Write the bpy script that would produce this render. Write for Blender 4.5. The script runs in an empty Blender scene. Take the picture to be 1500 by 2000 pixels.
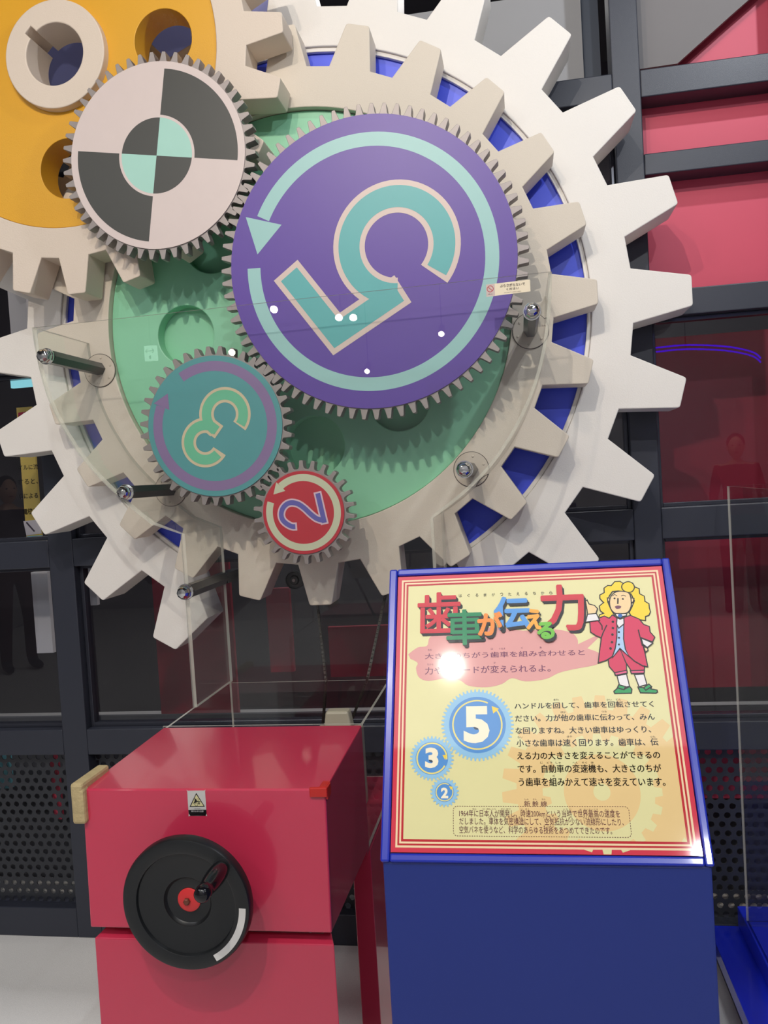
import bpy, bmesh, math, random
from mathutils import Vector, Matrix
from mathutils.geometry import tessellate_polygon
random.seed(7)
PI = math.pi
sc = bpy.context.scene
C = sc.collection
# ------------------------------------------------------------------ camera
F = 1641.48                                     # focal length in pixels of the 1500 x 2000 frame
MR = ((0.985183, 0.160201, -0.061229), (-0.053911, -0.049636, -0.997311), (-0.16281, 0.985836, -0.040264))
RX, DN, FW = (Vector(r) for r in MR)            # image right, image down, viewing direction
cam = bpy.data.cameras.new('camera')
camo = bpy.data.objects.new('camera', cam)
C.objects.link(camo)
camo.matrix_world = Matrix(((RX.x, -DN.x, -FW.x, 0), (RX.y, -DN.y, -FW.y, 0), (RX.z, -DN.z, -FW.z, 0), (0, 0, 0, 1)))
cam.sensor_fit = 'VERTICAL'; cam.sensor_height = 36.0; cam.lens = F / 2000 * 36
cam.clip_start = 0.05
sc.camera = camo
# ------------------------------------------------------------------ world, exposure
sc.view_settings.view_transform = 'Standard'; sc.view_settings.look = 'None'
sc.view_settings.gamma = 1.0; sc.view_settings.exposure = 0.02
sc.view_settings.use_curve_mapping = False
sc.cycles.use_denoising = True
sc.cycles.transparent_max_bounces = 24
sc.cycles.max_bounces = 8
sc.cycles.caustics_reflective = False
w = bpy.data.worlds.new('world'); sc.world = w; w.use_nodes = True
w.node_tree.nodes['Background'].inputs[0].default_value = (0.80, 0.88, 1.0, 1)
w.node_tree.nodes['Background'].inputs[1].default_value = 0.22

def spot(name, loc, target, energy, col, size=0.045, angle=60, blend=0.5):
    l = bpy.data.lights.new(name, 'SPOT'); l.energy = energy; l.color = col
    l.shadow_soft_size = size; l.spot_size = math.radians(angle); l.spot_blend = blend
    o = bpy.data.objects.new(name, l); C.objects.link(o); o.location = loc
    o.rotation_euler = (Vector(target) - Vector(loc)).to_track_quat('-Z', 'Y').to_euler()
    return o
def area(name, loc, target, energy, col, sx, sy):
    l = bpy.data.lights.new(name, 'AREA'); l.energy = energy; l.color = col
    l.shape = 'RECTANGLE'; l.size = sx; l.size_y = sy
    o = bpy.data.objects.new(name, l); C.objects.link(o); o.location = loc
    o.rotation_euler = (Vector(target) - Vector(loc)).to_track_quat('-Z', 'Y').to_euler()
    return o
def glare_at(x, y, h):
    # place in the hall, at height h, of the lamp that the sloping sign mirrors at this point
    d = RX * ((x - 750) / F) + DN * ((y - 1000) / F) + FW
    ey = Vector((0, 0.255, 0.405)).normalized(); n = Vector((0, -ey.z, ey.y))
    p = d * (Vector((0, 1.2, -0.566)).dot(n) / d.dot(n)); r = d.normalized(); r = r - n * 2 * r.dot(n)
    return tuple(p + r * ((h - p.z) / r.z))
SPOTS = [  # location, target, watts, colour, lens radius, cone
    (glare_at(882, 1300, 1.95), (-0.45, 2.3, 0.10), 104, (1.0, 0.93, 0.82), 0.012, 100),
    (glare_at(1378, 1668, 1.95), (0.1, 2.3, 0.1), 88, (0.93, 0.96, 1.0), 0.03, 80),
    ((-0.80, -0.50, 1.95), (-0.4, 2.2, 0.60), 55, (1.0, 0.84, 0.70), 0.02, 70),
    ((1.10, 1.30, 1.95), (0.1, 2.4, 0.75), 55, (0.86, 0.92, 1.0), 0.03, 100),
    ((-1.9, -1.4, 1.95), (-0.4, 2.3, 0.1), 30, (0.95, 0.97, 1.0), 0.02, 70),
]
for i, (a, b, e, c, s, an) in enumerate(SPOTS):
    spot('spot_light_source', a, b, e, c, s, an)
area('added_ceiling_fill', (-0.2, -0.2, 2.40), (-0.2, 0.9, -1.5), 44, (0.93, 0.96, 1.0), 3.0, 2.0)  # unseen fill added overhead to brighten upward faces and the floor
area('added_ceiling_fill', (0.0, -3.2, 2.40), (0, -4.4, -0.6), 150, (0.95, 0.97, 1.0), 6.0, 1.2)  # fill added to brighten the rear hall that glossy faces mirror
area('added_ceiling_fill', (-3.6, 0.0, 2.40), (-4.6, 0, 0.0), 60, (0.95, 0.97, 1.0), 1.2, 4.0)  # added fill washing the left hall wall
area('added_back_fill', (-0.5, 4.2, 2.35), (-0.5, 3.0, -1.2), 60, (1.0, 0.97, 0.95), 4.0, 0.6)  # invented fill, added to brighten the boards behind the frame
area('added_ceiling_fill', (3.6, 0.0, 2.40), (4.6, 0, 0.0), 60, (0.95, 0.97, 1.0), 1.2, 4.0)  # added fill washing the right hall wall

# ------------------------------------------------------------------ helpers
FLOOR = -1.507
YA, YC, YB, YG, YW = 2.30, 2.41, 2.19, 2.12, 2.60      # fronts: cream gear, white gear, yellow gear, small gears, wall frame
def at(x, y, Y):
    d = RX * ((x - 750) / F) + DN * ((y - 1000) / F) + FW
    return d * (Y / d.y)
def xz(x, y, Y):
    p = at(x, y, Y); return (p.x, p.z)

_m = {}
def lin(c):
    c = c / 255.0
    return c / 12.92 if c <= 0.04045 else ((c + 0.055) / 1.055) ** 2.4
def mat(name, rgb, rough=0.5, metal=0.0, var=0.04, scale=8.0, bump=0.0, bscale=200.0, coat=0.0, spec=0.5, emit=0.0):
    if name in _m: return _m[name]
    m = bpy.data.materials.new(name); m.use_nodes = True
    nt = m.node_tree; b = nt.nodes['Principled BSDF']
    col = tuple(lin(v) for v in rgb) + (1,)
    tc = nt.nodes.new('ShaderNodeTexCoord')
    if var > 0:
        n = nt.nodes.new('ShaderNodeTexNoise'); n.inputs['Scale'].default_value = scale; n.inputs['Detail'].default_value = 5
        nt.links.new(tc.outputs['Object'], n.inputs['Vector'])
        mx = nt.nodes.new('ShaderNodeMix'); mx.data_type = 'RGBA'
        mx.inputs[6].default_value = tuple(v * (1 - var) for v in col[:3]) + (1,)
        mx.inputs[7].default_value = tuple(min(1, v * (1 + var)) for v in col[:3]) + (1,)
        nt.links.new(n.outputs['Fac'], mx.inputs[0]); nt.links.new(mx.outputs[2], b.inputs['Base Color'])
    else:
        b.inputs['Base Color'].default_value = col
    b.inputs['Roughness'].default_value = rough; b.inputs['Metallic'].default_value = metal
    b.inputs['Specular IOR Level'].default_value = spec
    if coat: b.inputs['Coat Weight'].default_value = coat; b.inputs['Coat Roughness'].default_value = 0.06
    if bump:
        n2 = nt.nodes.new('ShaderNodeTexNoise'); n2.inputs['Scale'].default_value = bscale; n2.inputs['Detail'].default_value = 3
        nt.links.new(tc.outputs['Object'], n2.inputs['Vector'])
        bp = nt.nodes.new('ShaderNodeBump'); bp.inputs['Strength'].default_value = bump; bp.inputs['Distance'].default_value = 0.002
        nt.links.new(n2.outputs['Fac'], bp.inputs['Height']); nt.links.new(bp.outputs['Normal'], b.inputs['Normal'])
    if emit:
        b.inputs['Emission Color'].default_value = col; b.inputs['Emission Strength'].default_value = emit
    _m[name] = m; return m
def clear(name, tint=(0.97, 0.98, 0.97), ior=1.49, rough=0.0, haze=0.0, hazecol=(0.8, 0.8, 0.75)):
    m = bpy.data.materials.new(name); m.use_nodes = True; nt = m.node_tree; nt.nodes.clear()
    out = nt.nodes.new('ShaderNodeOutputMaterial'); tr = nt.nodes.new('ShaderNodeBsdfTransparent'); gl = nt.nodes.new('ShaderNodeBsdfGlossy')
    tr.inputs[0].default_value = tint + (1,); gl.inputs['Roughness'].default_value = rough
    fr = nt.nodes.new('ShaderNodeFresnel')          # reflect on the entering side only
    ge = nt.nodes.new('ShaderNodeNewGeometry'); mr = nt.nodes.new('ShaderNodeMapRange')
    mr.inputs['To Min'].default_value = ior; mr.inputs['To Max'].default_value = 1.0
    nt.links.new(ge.outputs['Backfacing'], mr.inputs['Value']); nt.links.new(mr.outputs['Result'], fr.inputs[0])
    mx = nt.nodes.new('ShaderNodeMixShader')
    nt.links.new(fr.outputs[0], mx.inputs[0]); nt.links.new(gl.outputs[0], mx.inputs[2])
    if haze:
        df = nt.nodes.new('ShaderNodeBsdfDiffuse'); df.inputs[0].default_value = hazecol + (1,)
        m2 = nt.nodes.new('ShaderNodeMixShader'); m2.inputs[0].default_value = haze
        nt.links.new(tr.outputs[0], m2.inputs[1]); nt.links.new(df.outputs[0], m2.inputs[2]); nt.links.new(m2.outputs[0], mx.inputs[1])
    else: nt.links.new(tr.outputs[0], mx.inputs[1])
    nt.links.new(mx.outputs[0], out.inputs[0])
    _m[name] = m; return m
ACR = clear('clear_acrylic', tint=(0.985, 0.99, 0.985), ior=1.55)
EDGE = clear('acrylic_edge', tint=(0.85, 0.85, 0.82), rough=0.12, haze=0.45, hazecol=(0.85, 0.82, 0.72))
GLS = clear('window_glass', tint=(0.85, 0.86, 0.88), ior=1.62)

def props(o, label=None, cat=None, group=None, kind=None):
    if label: o['label'] = label
    if cat: o['category'] = cat
    if group: o['group'] = group
    if kind: o['kind'] = kind
    return o
def thing(name, label, cat, loc=(0, 0, 0), group=None):
    o = bpy.data.objects.new(name, None); C.objects.link(o); o.location = loc
    o.empty_display_size = 0.05
    return props(o, label, cat, group)
def adopt(o, parent):
    if parent is not None:
        o.parent = parent
        o.matrix_parent_inverse = Matrix.Translation(-wloc(parent))
    return o
def wloc(o):
    v = Vector(o.location)
    while o.parent is not None: o = o.parent; v = v * 1.0 if o.type == 'MESH' else v
    return v
def smooth(me, ang=20):
    bm = bmesh.new(); bm.from_mesh(me)
    for f in bm.faces: f.smooth = True
    for e in bm.edges:
        e.smooth = not (len(e.link_faces) != 2 or e.calc_face_angle(0) > math.radians(ang))
    bm.to_mesh(me); bm.free()
def meshobj(name, verts, faces, mats, parent=None, idx=None, sm=None):
    me = bpy.data.meshes.new(name); me.from_pydata([tuple(v) for v in verts], [], faces)
    for m in (mats if isinstance(mats, (list, tuple)) else [mats]): me.materials.append(m)
    if idx: me.polygons.foreach_set('material_index', idx)
    me.update()
    if sm: smooth(me, sm)
    o = bpy.data.objects.new(name, me); C.objects.link(o)
    return adopt(o, parent)
def box(name, x0, x1, y0, y1, z0, z1, m, parent=None, bev=0.0):
    v = [(x, y, z) for x in (x0, x1) for y in (y0, y1) for z in (z0, z1)]
    f = [(0, 1, 3, 2), (4, 6, 7, 5), (0, 4, 5, 1), (2, 3, 7, 6), (0, 2, 6, 4), (1, 5, 7, 3)]
    if not bev: return meshobj(name, v, f, m, parent)
    return bevel(meshobj(name, v, f, m, parent), bev)
def bevel(o, wd, seg=2):
    bm = bmesh.new(); bm.from_mesh(o.data)
    bmesh.ops.recalc_face_normals(bm, faces=bm.faces)
    bmesh.ops.bevel(bm, geom=[e for e in bm.edges if e.calc_face_angle(0) > 0.4], offset=wd, segments=seg, affect='EDGES', profile=0.5)
    bm.to_mesh(o.data); bm.free(); smooth(o.data, 12); return o
def hull(name, corners, m, parent=None, bev=0.0):
    """closed six-sided block from 4 front corners and 4 rear corners (same order)"""
    v = [Vector(c) for c in corners]
    f = [(0, 1, 2, 3), (7, 6, 5, 4), (0, 4, 5, 1), (1, 5, 6, 2), (2, 6, 7, 3), (3, 7, 4, 0)]
    o = meshobj(name, v, f, m, parent)
    bm = bmesh.new(); bm.from_mesh(o.data); bmesh.ops.recalc_face_normals(bm, faces=bm.faces); bm.to_mesh(o.data); bm.free()
    return bevel(o, bev) if bev else o
def plate(name, loops, y0, y1, m, parent=None, bev=0.0, loc=None):
    """flat plate standing in the XZ plane, loops = outlines (outer, holes); front at y0"""
    cu = bpy.data.curves.new('tmp', 'CURVE'); cu.dimensions = '2D'; cu.fill_mode = 'BOTH'
    cu.extrude = (y1 - y0) / 2 - bev; cu.bevel_depth = bev; cu.bevel_resolution = 1 if bev else 0; cu.offset = -bev
    for lp in loops:
        s = cu.splines.new('POLY'); s.points.add(len(lp) - 1)
        for i, p in enumerate(lp): s.points[i].co = (p[0], p[1], 0, 1)
        s.use_cyclic_u = True
    to = bpy.data.objects.new('tmp', cu); C.objects.link(to)
    me = bpy.data.meshes.new_from_object(to.evaluated_get(bpy.context.evaluated_depsgraph_get()))
    bpy.data.objects.remove(to); bpy.data.curves.remove(cu)
    yc = (y0 + y1) / 2
    me.transform(Matrix(((1, 0, 0, 0), (0, 0, -1, yc), (0, 1, 0, 0), (0, 0, 0, 1))))
    bm = bmesh.new(); bm.from_mesh(me); bmesh.ops.remove_doubles(bm, verts=bm.verts, dist=1e-6)
    bmesh.ops.recalc_face_normals(bm, faces=bm.faces); bm.to_mesh(me); bm.free()
    me.name = name; me.materials.clear(); me.materials.append(m)
    smooth(me, 16)
    o = bpy.data.objects.new(name, me); C.objects.link(o)
    return adopt(o, parent)
def circ(cx, cz, r, n=96, a0=0.0):
    return [(cx + r * math.cos(a0 + 2 * PI * i / n), cz + r * math.sin(a0 + 2 * PI * i / n)) for i in range(n)]
def lathe(name, prof, c, m, parent=None, n=48, axis='Y', sm=40):
    """profile of (radius, distance along the axis) turned round an axis through c"""
    v, f = [], []
    for r, h in prof:
        for i in range(n):
            a = 2 * PI * i / n; p, q = r * math.cos(a), r * math.sin(a)
            v.append((c[0] + p, c[1] + h, c[2] + q) if axis == 'Y' else (c[0] + p, c[1] + q, c[2] + h))
    k = len(prof)
    for j in range(k - 1):
        for i in range(n):
            f.append((j * n + i, j * n + (i + 1) % n, (j + 1) * n + (i + 1) % n, (j + 1) * n + i))
    f.append(tuple(range(n))); f.append(tuple(range((k - 1) * n, k * n)))
    o = meshobj(name, v, f, m, parent)
    bm = bmesh.new(); bm.from_mesh(o.data); bmesh.ops.remove_doubles(bm, verts=bm.verts, dist=1e-6)
    bmesh.ops.recalc_face_normals(bm, faces=bm.faces); bm.to_mesh(o.data); bm.free()
    if sm: smooth(o.data, sm)
    return o
def tube(name, pts, r, m, parent=None, n=8):
    pts = [Vector(p) for p in pts]; v, f = [], []
    for i, p in enumerate(pts):
        t = (pts[min(i + 1, len(pts) - 1)] - pts[max(i - 1, 0)]).normalized()
        a = t.orthogonal().normalized() if i == 0 else (a - t * a.dot(t)).normalized()
        b = t.cross(a)
        rr = r[i] if isinstance(r, (list, tuple)) else r
        for k in range(n):
            an = 2 * PI * k / n; v.append(p + (a * math.cos(an) + b * math.sin(an)) * rr)
    for i in range(len(pts) - 1):
        for k in range(n): f.append((i * n + k, i * n + (k + 1) % n, (i + 1) * n + (k + 1) % n, (i + 1) * n + k))
    f.append(tuple(range(n))[::-1]); f.append(tuple(range((len(pts) - 1) * n, len(pts) * n)))
    return meshobj(name, v, f, m, parent, sm=50)

# flat print: polygons in a plane, stacked in thin layers
def ink(rgb, rough=0.25, coat=0.0):
    return mat('ink_%d_%d_%d_%d' % (*rgb, int(rough * 100)), rgb, rough=rough, var=0.025, scale=30, coat=coat)
class Print:
    def __init__(s, o, ex, ey, n, step=0.00003, rough=0.25, coat=0.0):
        s.o, s.ex, s.ey, s.n, s.step, s.rough, s.coat = Vector(o), Vector(ex), Vector(ey), Vector(n), step, rough, coat
        s.layer = 1; s.clear()
    def clear(s): s.v, s.f, s.i, s.m = [], [], [], []
    def uv(s, x, y):
        d = RX * ((x - 750) / F) + DN * ((y - 1000) / F) + FW
        t = s.o.dot(s.n) / d.dot(s.n); p = d * t - s.o
        return (p.dot(s.ex), p.dot(s.ey))
    def _mi(s, rgb):
        m = ink(rgb, s.rough, s.coat) if isinstance(rgb, tuple) else rgb
        if m not in s.m: s.m.append(m)
        return s.m.index(m)
    def P(s, p): return s.o + s.ex * p[0] + s.ey * p[1] + s.n * (s.layer * s.step)
    def poly(s, loops, rgb, px=False, bump=True):
        if not isinstance(loops[0][0], (tuple, list, Vector)): loops = [loops]
        if px: loops = [[s.uv(*p) for p in lp] for lp in loops]
        flat = [p for lp in loops for p in lp]; b = len(s.v)
        tri = tessellate_polygon([[Vector((p[0], p[1], 0)) for p in lp] for lp in loops])
        s.v += [s.P(p) for p in flat]; k = s._mi(rgb)
        for t in tri:
            a, c, d = (Vector(flat[q]) for q in t)
            cr = (c.x - a.x) * (d.y - a.y) - (c.y - a.y) * (d.x - a.x)
            s.f.append(tuple(b + q for q in (t if cr > 0 else t[::-1]))); s.i.append(k)
        if bump: s.layer += 1
    def ribbon(s, pts, wd, rgb, px=False, closed=False, ext=0.0, bump=True):
        if px: pts = [s.uv(*p) for p in pts]
        pts = [Vector(p) for p in pts]
        if not closed and ext:
            pts[0] = pts[0] + (pts[0] - pts[1]).normalized() * ext; pts[-1] = pts[-1] + (pts[-1] - pts[-2]).normalized() * ext
        n = len(pts); L, R = [], []
        for i, p in enumerate(pts):
            a = pts[i - 1] if (i > 0 or closed) else None; c = pts[(i + 1) % n] if (i < n - 1 or closed) else None
            d1 = (p - a).normalized() if a is not None else (c - p).normalized()
            d2 = (c - p).normalized() if c is not None else d1
            nm = Vector((-(d1 + d2).y, (d1 + d2).x))
            nm = nm.normalized() if nm.length > 1e-6 else Vector((-d1.y, d1.x))
            q = max(0.35, nm.dot(Vector((-d1.y, d1.x)))); h = nm * (wd / 2 / q)
            L.append(p + h); R.append(p - h)
        b = len(s.v); k = s._mi(rgb)
        for a, c in zip(L, R): s.v += [s.P(a), s.P(c)]
        for i in range(n if closed else n - 1):
            j = (i + 1) % n
            s.f.append((b + 2 * i, b + 2 * i + 1, b + 2 * j + 1, b + 2 * j)); s.i.append(k)
        if bump: s.layer += 1
    def build(s, name, parent):
        o = meshobj(name, s.v, s.f, s.m, parent, s.i); s.clear(); return o
def smoothpts(pts, k=6, closed=False):
    n = len(pts); out = []
    rng = range(n if closed else n - 1)
    g = (lambda i: Vector(pts[i % n])) if closed else (lambda i: Vector(pts[max(0, min(n - 1, i))]))
    for i in rng:
        p0, p1, p2, p3 = g(i - 1), g(i), g(i + 1), g(i + 2)
        for j in range(k):
            t = j / k
            out.append(tuple(0.5 * ((2 * p1) + (p2 - p0) * t + (2 * p0 - 5 * p1 + 4 * p2 - p3) * t * t + (3 * p1 - p0 - 3 * p2 + p3) * t ** 3)))
    if not closed: out.append(tuple(pts[-1]))
    return out
def textmesh(s, bold=0.0):
    cu = bpy.data.curves.new('tmp', 'FONT'); cu.body = s; cu.fill_mode = 'FRONT'; cu.offset = bold; cu.resolution_u = 3
    to = bpy.data.objects.new('tmp', cu); C.objects.link(to)
    me = bpy.data.meshes.new_from_object(to.evaluated_get(bpy.context.evaluated_depsgraph_get()))
    bpy.data.objects.remove(to); bpy.data.curves.remove(cu)
    v = [(p.co.x, p.co.y) for p in me.vertices]; f = [tuple(p.vertices) for p in me.polygons]
    bpy.data.meshes.remove(me); return v, f
def text(pr, s, box4, rgb, bold=0.0, px=True, shear=0.0, keep=False):
    """write s so that its ink fills the box x0,y0 (bottom left) x1,y1 (top right)"""
    v, f = textmesh(s, bold)
    if not v: return
    x0, x1 = min(p[0] for p in v), max(p[0] for p in v); y0, y1 = min(p[1] for p in v), max(p[1] for p in v)
    if px:
        a = pr.uv(box4[0], box4[1]); b = pr.uv(box4[2], box4[3]); bb = (a[0], a[1], b[0], b[1])
    else: bb = box4
    b = len(pr.v); k = pr._mi(rgb)
    sx, sy = (bb[2] - bb[0]) / (x1 - x0), (bb[3] - bb[1]) / (y1 - y0)
    for p in v: pr.v.append(pr.P((bb[0] + (p[0] - x0) * sx + shear * (p[1] - y0) * sy, bb[1] + (p[1] - y0) * sy)))
    for q in f: pr.f.append(tuple(b + i for i in q)); pr.i.append(k)
    pr.layer += 1

# ------------------------------------------------------------------ materials
M_floor = mat('floor_carpet', (228, 225, 221), rough=0.85, var=0.10, scale=260, bump=0.5, bscale=420)
M_frame = mat('frame_dark_paint', (46, 49, 60), rough=0.38, var=0.03, bump=0.15, bscale=500)
M_white = mat('white_gear_paint', (232, 227, 220), rough=0.55, var=0.02, bump=0.25, bscale=350)
M_cream = mat('cream_gear_paint', (214, 203, 187), rough=0.55, var=0.02, bump=0.25, bscale=350)
M_creamB = mat('cream_front_gear_paint', (216, 201, 185), rough=0.55, var=0.02, bump=0.25, bscale=350)
M_blue = mat('blue_disc_paint', (72, 90, 232), rough=0.4, var=0.03)
M_green = mat('green_disc_paint', (142, 208, 170), rough=0.42, var=0.03)
M_yellow = mat('yellow_paint', (220, 162, 38), rough=0.45, var=0.03, bump=0.15, bscale=300)
M_steel = mat('brushed_steel', (150, 142, 139), rough=0.5, metal=0.45, var=0.08, scale=25, bump=0.1, bscale=300)
M_black = mat('black_plastic', (24, 26, 28), rough=0.35, var=0.05, scale=30)
M_blackg = mat('black_gloss_plastic', (16, 16, 20), rough=0.12, var=0.02)
M_chrome = mat('chrome', (225, 225, 222), rough=0.08, metal=1.0, var=0.0)
M_red = mat('glossy_red_paint', (196, 50, 80), rough=0.28, var=0.03, scale=4, coat=0.7)
M_redpanel = mat('red_wall_panel', (206, 72, 96), rough=0.5, var=0.04)
M_dredpanel = mat('deep_red_panel', (176, 42, 66), rough=0.5, var=0.04)
M_cblue = mat('cobalt_blue_paint', (26, 44, 150), rough=0.3, var=0.04, scale=5, coat=0.3)
M_nblue = mat('navy_body_paint', (27, 46, 122), rough=0.38, var=0.03, scale=5)
M_greyp = mat('grey_panel', (150, 150, 152), rough=0.6, var=0.03)
M_whitep = mat('white_panel', (225, 220, 220), rough=0.6, var=0.02)
M_dark = mat('dark_void_paint', (30, 26, 32), rough=0.7, var=0.05)

# ------------------------------------------------------------------ setting
o = props(meshobj('floor', [(-6, -5, FLOOR), (6, -5, FLOOR), (6, 5.4, FLOOR), (-6, 5.4, FLOOR)], [(0, 1, 2, 3)], M_floor), kind='structure')
M_ceil = mat('dark_ceiling_paint', (58, 58, 62), rough=0.8)
props(box('ceiling', -6, 6, -5, 5.4, 2.45, 2.5, M_ceil), kind='structure')
M_back = mat('hall_wall_paint', (188, 186, 188), rough=0.7)
props(box('wall_rear', -6, 6, -5.1, -5, FLOOR, 2.45, M_back), kind='structure')
props(box('wall_left', -6.1, -6, -5, 5.4, FLOOR, 2.45, M_back), kind='structure')
props(box('wall_right', 6, 6.1, -5, 5.4, FLOOR, 2.45, M_back), kind='structure')
props(box('wall_far', -6, 6, 5.4, 5.5, FLOOR, 2.45, mat('far_wall_paint', (44, 40, 46), rough=0.8)), kind='structure')
wall = bpy.data.objects.new('wall_front', None); C.objects.link(wall); props(wall, kind='structure')
YD = YW + 0.09
for a, b in ((-3.45, -3.37), (0.326, 0.406), (0.815, 0.895), (2.4, 2.48)):
    box('mullion', a, b, YW, YD, FLOOR, 2.3, M_frame, wall, 0.003)
box('mullion', -1.58, -1.492, YW, YD, FLOOR, 1.142, M_frame, wall, 0.003)
XS = [(-3.37, -1.58), (-1.492, 0.326), (0.406, 0.815), (0.895, 2.4)]
# rails: (bottom, top, columns)
RAILS = [(2.16, 2.3, (0, 1, 2, 3)), (1.50, 1.58, (2, 3)), (1.063, 1.142, (0, 1, 2, 3)), (0.838, 0.900, (2,)), (0.424, 0.501, (0, 2, 3)), (-0.232, -0.139, (0, 1, 2, 3)), (-0.872, -0.785, (0, 1, 2, 3)), (FLOOR, -1.405, (0, 1, 2, 3))]
for z0, z1, cols in RAILS:
    for c in cols: box('rail', XS[c][0], XS[c][1], YW, YD, z0, z1, M_frame, wall, 0.003)
M_perf = mat('perforated_steel_paint', (42, 44, 50), rough=0.45)
def perforated(x0, x1, z0, z1, y):
    p, r, n = 0.0324, 0.0098, 12; hz = p * 0.866; v, f = [], []
    rows = int((z1 - z0) / hz) + 1
    for j in range(rows):
        zc = z1 - (j + 0.5) * hz; off = (p / 2 if j % 2 else 0)
        k = int((x1 - x0) / p) + 1
        for i in range(k):
            xc = x0 + p / 2 + i * p + off - p / 2
            b = len(v); out = []
            for q in range(n):
                a = 2 * PI * q / n; ca, sa = math.cos(a), math.sin(a)
                t = min((p / 2) / abs(ca) if abs(ca) > 1e-6 else 9, (hz / 2) / abs(sa) if abs(sa) > 1e-6 else 9)
                v.append((xc + r * ca, y, zc + r * sa)); v.append((xc + r * ca, y + 0.003, zc + r * sa)); v.append((xc + t * ca, y, zc + t * sa))
            for q in range(n):
                u = (q + 1) % n
                f.append((b + 3 * q, b + 3 * q + 2, b + 3 * u + 2, b + 3 * u)); f.append((b + 3 * q, b + 3 * u, b + 3 * u + 1, b + 3 * q + 1))
            for sx, sz in ((1, 1), (-1, 1), (-1, -1), (1, -1)):     # square off the cell corners
                c0 = len(v); v.append((xc + sx * p / 2, y, zc + sz * hz / 2))
                qs = {(1, 1): (1, 2), (-1, 1): (4, 5), (-1, -1): (7, 8), (1, -1): (10, 11)}[(sx, sz)]
                f.append((b + 3 * qs[0] + 2, c0, b + 3 * qs[1] + 2))
    return props(meshobj('perforated_panel', v, f, M_perf, wall), kind='stuff')
for c in range(4): perforated(XS[c][0] + 0.012, XS[c][1] - 0.02, -1.395, -0.878, YW + 0.045)
# glazed cells
gn = 0
M_bead = mat('glazing_bead_paint', (60, 62, 72), rough=0.22, metal=0.3)
for c, z0, z1 in ((0, -0.785, -0.232), (1, -0.785, -0.232), (2, -0.785, -0.232), (3, -0.785, -0.232), (0, -0.139, 0.424), (1, -0.139, 1.063), (2, -0.139, 0.424), (3, -0.139, 0.424)):
    gn += 1
    wn = bpy.data.objects.new('window_%d' % gn, None); C.objects.link(wn); props(wn, kind='structure')
    x0, x1 = XS[c]; t = 0.012
    box('pane', x0 + t, x1 - t, YW + 0.052, YW + 0.057, z0 + t, z1 - t, GLS, wn)
    for (a, b_, cc, d) in ((x0, x0 + t, z0, z1), (x1 - t, x1, z0, z1), (x0 + t, x1 - t, z0, z0 + t), (x0 + t, x1 - t, z1 - t, z1)):
        box('glazing_bead', a, b_, YW + 0.035, YW + 0.07, cc, d, M_bead, wn, 0.0015)

# coloured panels behind the frame
tn = 0
def backing(x0, x1, z0, z1, y, m, label, d=0.02, name='display_panel'):
    return box('backing_board', x0, x1, y, y + d, z0, z1, m, wall)
def pxr(x0, y0, x1, y1, Y):        # world rectangle behind a picture rectangle at depth Y
    a = at(x0, y0, Y); b = at(x1, y1, Y); return min(a.x, b.x), max(a.x, b.x), min(a.z, b.z), max(a.z, b.z)
backing(0.40, 0.83, 0.896, 1.07, YD + 0.002, M_redpanel, 'bright red panel in the small frame cell right of the big white gear')
backing(0.40, 0.83, 0.43, 0.845, YD + 0.002, M_redpanel, 'tall red panel in the frame cell below the small red one')
backing(0.40, 0.83, 1.14, 1.52, YD + 0.08, M_redpanel, 'red panel behind the diagonal grey board in the top right cell')
a = [xz(1240, -40, YD + 0.03), xz(1510, -40, YD + 0.03), xz(1430, 30, YD + 0.03), xz(1322, 127, YD + 0.03), xz(1235, 140, YD + 0.03)]
o = plate('diagonal_board', [a], YD + 0.02, YD + 0.035, mat('warm_grey_board', (116, 112, 112), rough=0.6), wall)
a = xz(1135, 40, YD + 0.1)
backing(-0.60, a[0], 1.14, 1.50, YD + 0.1, M_greyp, 'pale grey panel behind the frame above the white gear')
backing(a[0] + 0.004, 0.322, 1.14, 1.50, YD + 0.14, mat('slate_panel', (62, 72, 88), rough=0.5), 'slate blue panel beside the pale grey one above the white gear')
backing(-2.2, -0.62, 1.0, 2.1, YD + 0.12, mat('violet_grey_board', (140, 140, 188), rough=0.6), '')
backing(-3.3, 2.4, FLOOR, -0.86, 3.02, mat('charcoal_board', (70, 70, 76), rough=0.7), '')
backing(0.395, 2.4, -0.80, 0.424, 3.05, M_dredpanel, 'deep red board behind the right hand glass panes')
backing(0.395, 2.4, -1.12, -0.86, 2.86, M_redpanel, 'red board behind the top of the right hand perforated panel')
backing(-1.50, -1.17, -1.13, -0.20, 3.2, M_dredpanel, 'dark red board standing behind the glass left of the crank cabinet')
x0, x1, z0, z1 = pxr(518, 1150, 575, 1312, 2.9)
backing(x0, x1, z0, z1, 2.9, M_dredpanel, 'narrow dark red board behind the glass above the crank cabinet')
x0, x1, z0, z1 = pxr(640, 1225, 760, 1320, 2.95)
backing(x0, x1 + .4, z0, z1, 2.95, M_dredpanel, 'low dark red board behind the roller chain')
x0, x1, z0, z1 = pxr(60, 1118, 104, 1275, 2.9)
backing(x0, x1, z0, z1, 2.9, M_whitep, 'white board behind the lower left glass pane')
x0, x1, z0, z1 = pxr(166, 1100, 190, 1182, 2.9)
backing(x0, x1, z0, z1, 2.9, M_whitep, 'narrow white board behind the glass under the left gear tooth')
x0, x1, z0, z1 = pxr(14, 560, 60, 700, 2.75)
backing(x0, x1, z0, z1, 2.75, M_whitep, 'white board behind the frame at the left edge, under the yellow gear')
x0, x1, z0, z1 = pxr(20, 742, 66, 752, 2.72)
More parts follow.
